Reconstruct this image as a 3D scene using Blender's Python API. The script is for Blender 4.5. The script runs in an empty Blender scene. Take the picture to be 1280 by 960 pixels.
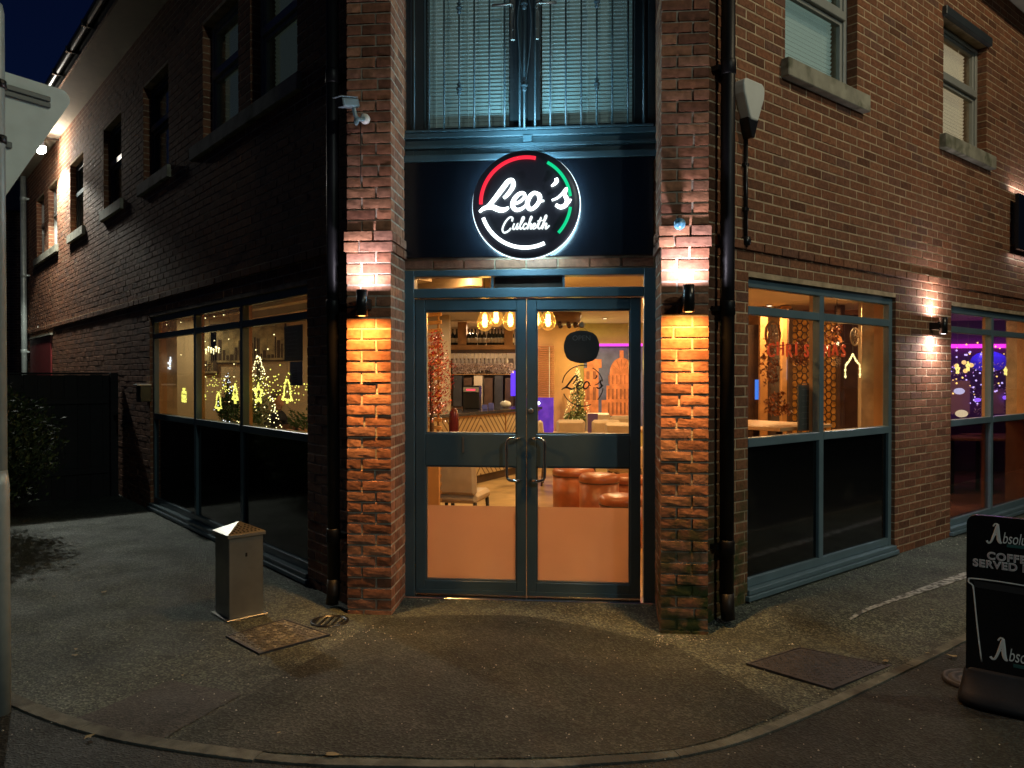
import bpy, bmesh, math, random
from mathutils import Vector, Matrix, noise
random.seed(7)
S = bpy.context.scene
COL = S.collection
PI = math.pi
R45 = math.sqrt(.5)

# ------------------------------------------------------------------ camera
YAW, PITCH, FPX = math.radians(5.4), math.radians(-0.61), 968.0
CAM = Vector((0.400, -5.391, 1.56))
cd = bpy.data.cameras.new('camera'); cam = bpy.data.objects.new('camera', cd); COL.objects.link(cam)
cd.sensor_width = 36; cd.lens = 36 * FPX / 1280; cd.clip_start = .05; cd.clip_end = 500
cam.location = CAM; cam.rotation_euler = (PI/2 + PITCH, 0, YAW)
S.camera = cam

# ------------------------------------------------------------------ night sky, exposure
W = bpy.data.worlds.new('World'); S.world = W; W.use_nodes = True
nt = W.node_tree; bg = nt.nodes['Background']
tc = nt.nodes.new('ShaderNodeTexCoord'); sx = nt.nodes.new('ShaderNodeSeparateXYZ'); cr = nt.nodes.new('ShaderNodeValToRGB')
nt.links.new(tc.outputs['Generated'], sx.inputs[0]); nt.links.new(sx.outputs['Z'], cr.inputs[0]); nt.links.new(cr.outputs[0], bg.inputs[0])
cr.color_ramp.elements[0].color = (.0075, .0085, .0090, 1); cr.color_ramp.elements[0].position = .0
cr.color_ramp.elements[1].color = (.0012, .0040, .0190, 1); cr.color_ramp.elements[1].position = .28
ce_ = cr.color_ramp.elements.new(.6); ce_.color = (.0008, .0018, .010, 1)
bg.inputs['Strength'].default_value = 1.0
S.view_settings.view_transform = 'Standard'; S.view_settings.look = 'None'
S.view_settings.exposure = 0; S.view_settings.gamma = 1
S.render.engine = 'CYCLES'
cy = S.cycles
cy.use_denoising = True; cy.sample_clamp_indirect = 4; cy.sample_clamp_direct = 0
cy.max_bounces = 6; cy.diffuse_bounces = 3; cy.glossy_bounces = 3; cy.transparent_max_bounces = 14
cy.transmission_bounces = 4; cy.caustics_reflective = False; cy.caustics_refractive = False
cy.use_adaptive_sampling = True; cy.adaptive_threshold = .01

def lamp(kind, loc, power, color, size=.1, direction=None, parent=None, spot=None, blend=.5, shape='DISK'):
    l = bpy.data.lights.new('light', kind); l.energy = power; l.color = color
    if kind == 'AREA': l.shape = shape; l.size = size if not isinstance(size, tuple) else size[0]
    if kind == 'AREA' and isinstance(size, tuple): l.shape = 'RECTANGLE'; l.size_y = size[1]
    if kind in ('POINT', 'SPOT'): l.shadow_soft_size = size
    if kind == 'SPOT': l.spot_size = math.radians(spot); l.spot_blend = blend
    o = bpy.data.objects.new('light', l); COL.objects.link(o); o.location = loc
    if direction is not None: o.rotation_euler = Vector(direction).to_track_quat('-Z', 'Y').to_euler()
    if parent: o.parent = parent
    return o

# ------------------------------------------------------------------ helpers: places
def ray(px, py):
    a = (px - 640) / FPX; b = -(py - 480) / FPX
    h = math.cos(PITCH) - b * math.sin(PITCH); z = math.sin(PITCH) + b * math.cos(PITCH)
    return Vector((-math.sin(YAW) * h + math.cos(YAW) * a, math.cos(YAW) * h + math.sin(YAW) * a, z))
def at(px, py, y):                          # the point of the vertical plane at world depth y
    d = ray(px, py); return CAM + d * ((y - CAM.y) / d.y)
def smooth(t): t = min(1, max(0, t)); return t * t * (3 - 2 * t)
def zg(x, y):                               # height of the ground: it dips beside the right pier
    return -.078 * smooth((x + .1) / .95) * smooth((-y - .02) / .4) * smooth((2.6 - x) / 3 + .6) - .012 * smooth((-x - .3) / .6) * smooth(-y / .4)
def on_ground(px, py):
    z = 0
    for _ in range(12):
        d = ray(px, py); p = CAM + d * ((z - CAM.z) / d.z); z = zg(p.x, p.y)
    return Vector((p.x, p.y, z))
LN, LU = Vector((-R45, -R45, 0)), Vector((-R45, R45, 0))
RN, RU = Vector((R45, -R45, 0)), Vector((R45, R45, 0))
WALLN = 1.0335
ML = Matrix((( LU.x, LN.x, 0, LN.x*WALLN), (LU.y, LN.y, 0, LN.y*WALLN), (0, 0, 1, 0), (0, 0, 0, 1)))   # local x along, y outward, z up
MR = Matrix((( RU.x, RN.x, 0, RN.x*WALLN), (RU.y, RN.y, 0, RN.y*WALLN), (0, 0, 1, 0), (0, 0, 0, 1)))
def wall_at(px, py, side, n=0.0):           # pixel to (u, z) on a plane n metres outside a side wall
    N, U = (LN, LU) if side == 'L' else (RN, RU)
    d = ray(px, py); t = (WALLN + n - CAM.dot(N)) / d.dot(N); p = CAM + d * t
    return p.dot(U), p.z

# ------------------------------------------------------------------ helpers: meshes
class MB:
    def __init__(s, M=None): s.v = []; s.f = []; s.mi = []; s.M = M; s.m = 0; s.sm = []; s.smooth = False
    def add(s, vs, fs, smooth=None):
        b = len(s.v)
        for p in vs:
            p = Vector(p); s.v.append(s.M @ p if s.M else p)
        for f in fs:
            s.f.append([b + i for i in f]); s.mi.append(s.m); s.sm.append(s.smooth if smooth is None else smooth)
        return s
    def box(s, x0, x1, y0, y1, z0, z1, M=None):
        vs = [Vector((x, y, z)) for x in (x0, x1) for y in (y0, y1) for z in (z0, z1)]
        if M: vs = [M @ p for p in vs]
        return s.add(vs, [(0,1,3,2), (4,6,7,5), (0,4,5,1), (2,3,7,6), (0,2,6,4), (1,5,7,3)])
    def bbox(s, x0, x1, y0, y1, z0, z1, b=.004):        # box with chamfered edges
        bm = bmesh.new(); bmesh.ops.create_cube(bm, size=1)
        for v in bm.verts: v.co = Vector(((x0+x1)/2 + v.co.x*(x1-x0), (y0+y1)/2 + v.co.y*(y1-y0), (z0+z1)/2 + v.co.z*(z1-z0)))
        bmesh.ops.bevel(bm, geom=bm.edges[:] , offset=b, segments=1, affect='EDGES')
        bm.verts.index_update()
        s.add([v.co.copy() for v in bm.verts], [[v.index for v in f.verts] for f in bm.faces]); bm.free(); return s
    def prism(s, poly, h0, h1, plane='xy'):             # poly 2D, extruded
        n = len(poly)
        def P(a, b, h): return {'xy': (a, b, h), 'xz': (a, h, b), 'yz': (h, a, b)}[plane]
        vs = [P(a, b, h0) for a, b in poly] + [P(a, b, h1) for a, b in poly]
        return s.add(vs, [list(range(n))[::-1], list(range(n, 2*n))] + [(i, (i+1) % n, n + (i+1) % n, n + i) for i in range(n)], smooth=False)
    def tube(s, pts, r, n=8, cap=True, flat=1.0, up=None):
        pts = [Vector(p) for p in pts]
        rs = r if isinstance(r, (list, tuple)) else [r] * len(pts)
        vs = []; k = len(pts); pa = None
        for i, p in enumerate(pts):
            t = (pts[min(i+1, k-1)] - pts[max(i-1, 0)])
            if t.length < 1e-9: t = Vector((0, 0, 1))
            t.normalize()
            if up is not None: a = Vector(up)
            elif pa is None: a = Vector((0, 0, 1)) if abs(t.z) < .9 else Vector((1, 0, 0))
            else: a = pa
            a = (a - t * a.dot(t)); a = a.normalized() if a.length > 1e-6 else t.orthogonal().normalized()
            pa = a; b = t.cross(a)
            for j in range(n):
                w = 2 * PI * j / n; vs.append(p + (a * math.cos(w) * flat + b * math.sin(w)) * rs[i])
        fs = [(i*n + j, i*n + (j+1) % n, (i+1)*n + (j+1) % n, (i+1)*n + j) for i in range(k-1) for j in range(n)]
        s.add(vs, fs, smooth=True)
        if cap:
            b = len(s.v) - len(vs)
            s.f += [[b + j for j in range(n)][::-1], [b + (k-1)*n + j for j in range(n)]]; s.mi += [s.m]*2; s.sm += [False]*2
        return s
    def lathe(s, prof, c=(0, 0, 0), n=20, smooth=True):   # prof [(r, z)]
        c = Vector(c); vs = []
        for r, z in prof:
            for j in range(n): vs.append(c + Vector((max(r, 1e-4) * math.cos(2*PI*j/n), max(r, 1e-4) * math.sin(2*PI*j/n), z)))
        k = len(prof)
        fs = [(i*n + j, i*n + (j+1) % n, (i+1)*n + (j+1) % n, (i+1)*n + j) for i in range(k-1) for j in range(n)]
        s.add(vs, fs, smooth=smooth)
        b = len(s.v) - len(vs); s.f += [[b + j for j in range(n)][::-1], [b + (k-1)*n + j for j in range(n)]]; s.mi += [s.m]*2; s.sm += [False]*2
        return s
    def ball(s, c, r, n=10, sc=(1, 1, 1)):
        c = Vector(c); vs = [c + Vector((0, 0, r*sc[2]))]
        m = max(4, n // 2)
        for i in range(1, m):
            a = PI * i / m
            for j in range(n): vs.append(c + Vector((r*sc[0]*math.sin(a)*math.cos(2*PI*j/n), r*sc[1]*math.sin(a)*math.sin(2*PI*j/n), r*sc[2]*math.cos(a))))
        vs.append(c - Vector((0, 0, r*sc[2]))); L = len(vs) - 1
        fs = [(0, 1 + j, 1 + (j+1) % n) for j in range(n)]
        for i in range(m-2): fs += [(1 + i*n + j, 1 + (i+1)*n + j, 1 + (i+1)*n + (j+1) % n, 1 + i*n + (j+1) % n) for j in range(n)]
        fs += [(L, 1 + (m-2)*n + (j+1) % n, 1 + (m-2)*n + j) for j in range(n)]
        return s.add(vs, fs, smooth=True)
    def build(s, name, mats, parent=None, bevel=0, fix=False):
        me = bpy.data.meshes.new(name); me.from_pydata([tuple(p) for p in s.v], [], s.f)
        if not isinstance(mats, (list, tuple)): mats = [mats]
        for m in mats: me.materials.append(m)
        me.polygons.foreach_set('material_index', s.mi); me.polygons.foreach_set('use_smooth', s.sm)
        me.update()
        if fix:
            bm = bmesh.new(); bm.from_mesh(me); bmesh.ops.recalc_face_normals(bm, faces=bm.faces); bm.to_mesh(me); bm.free()
        o = bpy.data.objects.new(name, me); COL.objects.link(o)
        if parent: o.parent = parent
        if bevel:
            b = o.modifiers.new('bevel', 'BEVEL'); b.width = bevel; b.segments = 2; b.limit_method = 'ANGLE'; b.angle_limit = math.radians(40)
        return o
def tag(o, label=None, cat=None, group=None, kind=None):
    if label: o['label'] = label
    if cat: o['category'] = cat
    if group: o['group'] = group
    if kind: o['kind'] = kind
    return o
def thing(name, label, cat, loc=(0, 0, 0), rz=0, group=None):
    o = bpy.data.objects.new(name, None); COL.objects.link(o); o.location = loc; o.rotation_euler = (0, 0, rz)
    o.empty_display_size = .1
    return tag(o, label, cat, group)
def dup(o, loc=None, rz=None, label=None, parent=None):
    c = o.copy(); COL.objects.link(c)
    if parent: c.parent = parent
    if loc is not None: c.location = loc
    if rz is not None: c.rotation_euler = (0, 0, rz)
    if label: c['label'] = label
    for ch in list(o.children): dup(ch, parent=c)
    return c
def spline(pts, k=8):
    P = [Vector(p) for p in pts]; P = [P[0]*2 - P[1]] + P + [P[-1]*2 - P[-2]]; out = []
    for i in range(1, len(P) - 2):
        for j in range(k):
            t = j / k; a, b, c, d = P[i-1:i+3]
            out.append(.5 * ((2*b) + (c - a)*t + (2*a - 5*b + 4*c - d)*t*t + (3*b - a - 3*c + d)*t**3))
    out.append(P[-2]); return out

# ------------------------------------------------------------------ helpers: materials
def mat(name, color=(.5, .5, .5), rough=.6, metal=0, emit=None, strength=0, spec=.5, noise_amt=0, noise_scale=8, bump=0, bump_scale=60, island=0, island_hue=None, coat=0, detail=6, stain=None):
    m = bpy.data.materials.new(name); m.use_nodes = True; t = m.node_tree; N, L = t.nodes, t.links
    p = N['Principled BSDF']
    p.inputs['Roughness'].default_value = rough; p.inputs['Metallic'].default_value = metal
    p.inputs['Specular IOR Level'].default_value = spec; p.inputs['Coat Weight'].default_value = coat
    src = None
    rgb = N.new('ShaderNodeRGB'); rgb.outputs[0].default_value = (*color, 1); src = rgb.outputs[0]
    tc = N.new('ShaderNodeTexCoord')
    if island:
        g = N.new('ShaderNodeNewGeometry')
        if island_hue:
            r = N.new('ShaderNodeValToRGB'); cs = island_hue; e = r.color_ramp
            e.interpolation = 'LINEAR'
            e.elements[0].color = (*cs[0], 1); e.elements[-1].color = (*cs[-1], 1)
            for i, c in enumerate(cs[1:-1]):
                x = e.elements.new((i+1) / (len(cs)-1)); x.color = (*c, 1)
            L.new(g.outputs['Random Per Island'], r.inputs[0]); src = r.outputs[0]
        else:
            mr = N.new('ShaderNodeMapRange'); mr.inputs['To Min'].default_value = 1 - island; mr.inputs['To Max'].default_value = 1 + island
            L.new(g.outputs['Random Per Island'], mr.inputs[0])
            mx = N.new('ShaderNodeVectorMath'); mx.operation = 'SCALE'; L.new(src, mx.inputs[0]); L.new(mr.outputs[0], mx.inputs['Scale']); src = mx.outputs[0]
    if noise_amt:
        n = N.new('ShaderNodeTexNoise'); n.inputs['Scale'].default_value = noise_scale; n.inputs['Detail'].default_value = detail
        L.new(tc.outputs['Object'], n.inputs['Vector'])
        mr = N.new('ShaderNodeMapRange'); mr.inputs['From Min'].default_value = .3; mr.inputs['From Max'].default_value = .7
        mr.inputs['To Min'].default_value = 1 - noise_amt; mr.inputs['To Max'].default_value = 1 + noise_amt
        L.new(n.outputs['Fac'], mr.inputs[0])
        mx = N.new('ShaderNodeVectorMath'); mx.operation = 'SCALE'; L.new(src, mx.inputs[0]); L.new(mr.outputs[0], mx.inputs['Scale']); src = mx.outputs[0]
    if stain:                                   # (colour, scale, threshold): patches of another colour
        n = N.new('ShaderNodeTexNoise'); n.inputs['Scale'].default_value = stain[1]; n.inputs['Detail'].default_value = 5
        L.new(tc.outputs['Object'], n.inputs['Vector'])
        mr = N.new('ShaderNodeMapRange'); mr.inputs['From Min'].default_value = stain[2]; mr.inputs['From Max'].default_value = stain[2] + .12
        L.new(n.outputs['Fac'], mr.inputs[0])
        mx = N.new('ShaderNodeMix'); mx.data_type = 'RGBA'; L.new(mr.outputs[0], mx.inputs[0]); L.new(src, mx.inputs[6]); mx.inputs[7].default_value = (*stain[0], 1); src = mx.outputs[2]
    L.new(src, p.inputs['Base Color'])
    if bump:
        n = N.new('ShaderNodeTexNoise'); n.inputs['Scale'].default_value = bump_scale; n.inputs['Detail'].default_value = 5
        L.new(tc.outputs['Object'], n.inputs['Vector'])
        b = N.new('ShaderNodeBump'); b.inputs['Distance'].default_value = bump; b.inputs['Strength'].default_value = .9
        L.new(n.outputs['Fac'], b.inputs['Height']); L.new(b.outputs[0], p.inputs['Normal'])
    if emit: p.inputs['Emission Color'].default_value = (*emit, 1); p.inputs['Emission Strength'].default_value = strength
    return m
def glow(name, color, strength, sample=True):
    m = mat(name, (0, 0, 0), emit=color, strength=strength)
    m.cycles.emission_sampling = 'AUTO' if sample else 'NONE'
    return m
def glass(name, tint=(1, 1, 1), gloss=.06, rough=.02):
    m = bpy.data.materials.new(name); m.use_nodes = True; t = m.node_tree; N, L = t.nodes, t.links
    N.remove(N['Principled BSDF']); out = N['Material Output']
    a = N.new('ShaderNodeBsdfTransparent'); a.inputs[0].default_value = (*tint, 1)
    b = N.new('ShaderNodeBsdfGlossy'); b.inputs['Roughness'].default_value = rough; b.inputs[0].default_value = (.9, .95, 1, 1)
    fr = N.new('ShaderNodeLayerWeight'); fr.inputs[0].default_value = .5
    pw = N.new('ShaderNodeMath'); pw.operation = 'POWER'; pw.inputs[1].default_value = 4.5; L.new(fr.outputs['Facing'], pw.inputs[0])
    mm = N.new('ShaderNodeMath'); mm.operation = 'MULTIPLY_ADD'; mm.inputs[1].default_value = 1 - gloss; mm.inputs[2].default_value = gloss; L.new(pw.outputs[0], mm.inputs[0])
    mx = N.new('ShaderNodeMixShader'); L.new(mm.outputs[0], mx.inputs[0]); L.new(a.outputs[0], mx.inputs[1]); L.new(b.outputs[0], mx.inputs[2])
    L.new(mx.outputs[0], out.inputs[0]); return m
def film(name, color, alpha=.9):                # frosted film on glass: translucent and diffusing
    m = bpy.data.materials.new(name); m.use_nodes = True; t = m.node_tree; N, L = t.nodes, t.links
    N.remove(N['Principled BSDF']); out = N['Material Output']
    a = N.new('ShaderNodeBsdfTranslucent'); a.inputs[0].default_value = (*color, 1)
    d = N.new('ShaderNodeBsdfDiffuse'); d.inputs[0].default_value = (*color, 1)
    mx = N.new('ShaderNodeMixShader'); mx.inputs[0].default_value = .35
    L.new(a.outputs[0], mx.inputs[1]); L.new(d.outputs[0], mx.inputs[2])
    tr = N.new('ShaderNodeBsdfTransparent'); m2 = N.new('ShaderNodeMixShader'); m2.inputs[0].default_value = alpha
    tc = N.new('ShaderNodeTexCoord'); nz = N.new('ShaderNodeTexNoise'); nz.inputs['Scale'].default_value = 2.2; nz.inputs['Detail'].default_value = 7; L.new(tc.outputs['Object'], nz.inputs['Vector'])
    mr = N.new('ShaderNodeMapRange'); mr.inputs['To Min'].default_value = alpha - .22; mr.inputs['To Max'].default_value = min(1, alpha + .12); L.new(nz.outputs['Fac'], mr.inputs[0]); L.new(mr.outputs[0], m2.inputs[0])
    L.new(tr.outputs[0], m2.inputs[1]); L.new(mx.outputs[0], m2.inputs[2]); L.new(m2.outputs[0], out.inputs[0]); return m

BR = [(.12,.050,.027), (.20,.082,.042), (.24,.100,.050), (.21,.094,.052), (.27,.115,.058), (.18,.078,.044), (.25,.094,.044), (.15,.075,.052)]
M = {}
M['brick'] = mat('wall_brick', island=1, island_hue=BR, rough=.85, noise_amt=.28, noise_scale=35, bump=.004, bump_scale=70, spec=.3)
M['brick_pier'] = mat('pier_brick', island=1, island_hue=[(.15,.06,.035), (.30,.13,.07), (.38,.18,.10), (.25,.12,.08), (.36,.15,.08), (.22,.09,.05)], rough=.85, noise_amt=.30, noise_scale=28, bump=.003, bump_scale=70, spec=.3)
M['brick_far'] = mat('far_brick', island=1, island_hue=[(.12,.06,.04), (.2,.1,.06), (.25,.13,.08)], rough=.9, noise_amt=.2)
M['mortar'] = mat('mortar', (.50, .38, .25), rough=.95, noise_amt=.3, noise_scale=9, bump=.003, bump_scale=150, spec=.2)
M['mortar_pier'] = mat('pier_mortar', (.42, .36, .28), rough=.95, noise_amt=.3, noise_scale=14, bump=.004, bump_scale=120, spec=.2)
M['stone'] = mat('sill_stone', (.33, .31, .24), rough=.85, noise_amt=.25, noise_scale=7, bump=.002, bump_scale=90, stain=((.14,.14,.09), 5, .55))
M['frame'] = mat('grey_frame_paint', (.066, .112, .135), rough=.34, spec=.5, noise_amt=.10, noise_scale=5, bump=.0004, bump_scale=14)
M['frame_dark'] = mat('dark_frame_paint', (.035, .045, .05), rough=.4, noise_amt=.12, noise_scale=5)
M['upvc'] = mat('pale_grey_window_frame', (.30, .31, .29), rough=.35, noise_amt=.06)
M['black'] = mat('black_plastic', (.010, .010, .011), rough=.32, noise_amt=.2)
M['pipe'] = mat('black_pipe_plastic', (.006, .006, .007), rough=.45, spec=.25, noise_amt=.2, noise_scale=4)
M['fascia'] = mat('fascia_gloss_black', (.006, .008, .012), rough=.22, spec=.5, noise_amt=.15, noise_scale=3)
M['soffit'] = mat('soffit_board', (.42, .36, .27), rough=.7, noise_amt=.08)
M['gutter'] = mat('gutter_black', (.02, .018, .018), rough=.3)
M['roof'] = mat('roof_slate', (.05, .05, .055), rough=.7, noise_amt=.2)
M['glass'] = glass('window_glass', (.93, .96, .95), .035)
M['glass_dark'] = mat('spandrel_glass', (.003, .0035, .004), rough=.07, spec=.7, bump=.0010, bump_scale=2.5, stain=((.010,.010,.009), 3, .60))
M['glass_dark2'] = mat('spandrel_glass_brown', (.060, .040, .045), rough=.08, spec=.7, bump=.0008, bump_scale=2)
M['glass_night'] = glass('upstairs_glass', (.8, .85, .82), .04)
M['steel'] = mat('stainless_steel', (.34, .34, .31), rough=.46, metal=1, noise_amt=.15, noise_scale=6, bump=.0004, bump_scale=30)
M['chrome'] = mat('chrome', (.75, .76, .76), rough=.14, metal=1)
M['blind'] = mat('blind_slats', (.72, .74, .70), rough=.6, emit=(.40, .58, .50), strength=.22); M['blind_balcony'] = mat('balcony_blind_slats', (.66, .74, .74), rough=.5, emit=(.40, .60, .58), strength=.05)  # emission put into both slat colours stands in for light on the blinds
M['blind_warm'] = mat('cream_blind_slats', (.66, .60, .46), rough=.6, emit=(.62, .48, .30), strength=.55)  # warm emission put into the slats; no lamp stands behind this blind
M['wood'] = mat('shelf_wood', (.42, .22, .08), rough=.55, noise_amt=.3, noise_scale=6)
M['wood_light'] = mat('light_slat_wood', (.62, .34, .13), rough=.5, noise_amt=.2)
M['wood_dark'] = mat('dark_wood', (.07, .035, .02), rough=.5, noise_amt=.3)
M['cream'] = mat('cream_leather', (.52, .44, .33), rough=.5, noise_amt=.1)
M['tan_leather'] = mat('tan_leather', (.34, .10, .035), rough=.33, noise_amt=.25, noise_scale=9, bump=.002, bump_scale=25)
M['wall_tan'] = mat('tan_wall_paint', (.52, .42, .30), rough=.8, noise_amt=.08, noise_scale=3)
M['wall_orange'] = mat('orange_wall_paint', (.60, .34, .15), rough=.8, noise_amt=.12, noise_scale=3)
M['wall_olive'] = mat('olive_wall_paint', (.42, .34, .12), rough=.8, noise_amt=.1)
M['wall_brown'] = mat('brown_wall_paint', (.10, .07, .055), rough=.8, noise_amt=.2)
M['ceil'] = mat('ceiling_paint', (.66, .58, .46), rough=.9, noise_amt=.04)
M['white'] = mat('white_plastic', (.72, .73, .68), rough=.38, noise_amt=.05)
M['poster'] = mat('poster_board', (.035, .035, .04), rough=.5, noise_amt=.2)
M['paper'] = mat('pale_paper', (.55, .52, .62), rough=.7, noise_amt=.1)
M['pink'] = mat('red_tinsel_foil', (.36, .02, .022), rough=.3, metal=.35, island=.5)
M['silver'] = mat('silver_tinsel_foil', (.85, .72, .76), rough=.3, metal=.25, island=.5)
M['leaf'] = mat('leaf_green', (.030, .050, .020), rough=.7, spec=.15, island=.5)
M['leaf_in'] = mat('fir_green', (.03, .09, .03), rough=.6, island=.5)
M['bottle'] = mat('dark_bottle_glass', (.012, .018, .010), rough=.08, spec=.8)
M['label'] = mat('bottle_paper_label', (.6, .5, .38), rough=.7, noise_amt=.2)
M['bar_top'] = mat('bar_top_stone', (.03, .028, .035), rough=.15, noise_amt=.2)
M['maroon'] = mat('maroon_paint', (.20, .02, .02), rough=.5, noise_amt=.15)
M['fence'] = mat('black_stained_timber', (.006, .006, .007), rough=.8, island=.3, noise_amt=.2)
M['skin'] = mat('skin', (.50, .27, .18), rough=.5)
M['hair'] = mat('grey_brown_hair', (.12, .085, .06), rough=.7, noise_amt=.3, noise_scale=60)
M['cloth_dark'] = mat('navy_cloth', (.02, .022, .035), rough=.9)
M['cast'] = mat('cast_iron', (.045, .045, .05), rough=.6, metal=.3, noise_amt=.35, noise_scale=20, bump=.002, bump_scale=90)
M['kerb'] = mat('concrete_edging', (.13, .135, .11), rough=.9, noise_amt=.35, noise_scale=14, bump=.003, bump_scale=120, stain=((.06,.06,.05), 4, .52))
M['rubber'] = mat('grey_rubber', (.017, .020, .024), rough=.55, noise_amt=.2, bump=.001, bump_scale=60)
M['sign_black'] = mat('gloss_black_panel', (.008, .008, .009), rough=.25, noise_amt=.2)
M['post'] = mat('galvanised_grey', (.42, .47, .45), rough=.45, metal=.35, noise_amt=.12, noise_scale=12)

def algae(m, cx, cy_, rad, zmax, col=(.045, .060, .018)):
    t = m.node_tree; N, L = t.nodes, t.links; p = N['Principled BSDF']; src = p.inputs['Base Color'].links[0].from_socket
    tc = N.new('ShaderNodeTexCoord'); s_ = N.new('ShaderNodeSeparateXYZ'); L.new(tc.outputs['Object'], s_.inputs[0])
    cb = N.new('ShaderNodeCombineXYZ'); L.new(s_.outputs[0], cb.inputs[0]); L.new(s_.outputs[1], cb.inputs[1])
    d = N.new('ShaderNodeVectorMath'); d.operation = 'DISTANCE'; d.inputs[1].default_value = (cx, cy_, 0); L.new(cb.outputs[0], d.inputs[0])
    m1 = N.new('ShaderNodeMapRange'); m1.inputs['From Min'].default_value = rad; m1.inputs['From Max'].default_value = rad * .4; L.new(d.outputs['Value'], m1.inputs[0])
    m2 = N.new('ShaderNodeMapRange'); m2.inputs['From Min'].default_value = zmax; m2.inputs['From Max'].default_value = zmax * .25; L.new(s_.outputs[2], m2.inputs[0])
    n = N.new('ShaderNodeTexNoise'); n.inputs['Scale'].default_value = 9; n.inputs['Detail'].default_value = 6; L.new(tc.outputs['Object'], n.inputs['Vector'])
    m3 = N.new('ShaderNodeMapRange'); m3.inputs['From Min'].default_value = .35; m3.inputs['From Max'].default_value = .6; L.new(n.outputs['Fac'], m3.inputs[0])
    a = N.new('ShaderNodeMath'); a.operation = 'MULTIPLY'; L.new(m1.outputs[0], a.inputs[0]); L.new(m2.outputs[0], a.inputs[1])
    b = N.new('ShaderNodeMath'); b.operation = 'MULTIPLY'; L.new(a.outputs[0], b.inputs[0]); L.new(m3.outputs[0], b.inputs[1])
    c = N.new('ShaderNodeMix'); c.data_type = 'RGBA'; L.new(b.outputs[0], c.inputs[0]); L.new(src, c.inputs[6]); c.inputs[7].default_value = (*col, 1); L.new(c.outputs[2], p.inputs['Base Color'])
for k_ in ('brick', 'brick_pier', 'mortar', 'mortar_pier'): algae(M[k_], 1.25, -.25, .75, 1.35)
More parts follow.
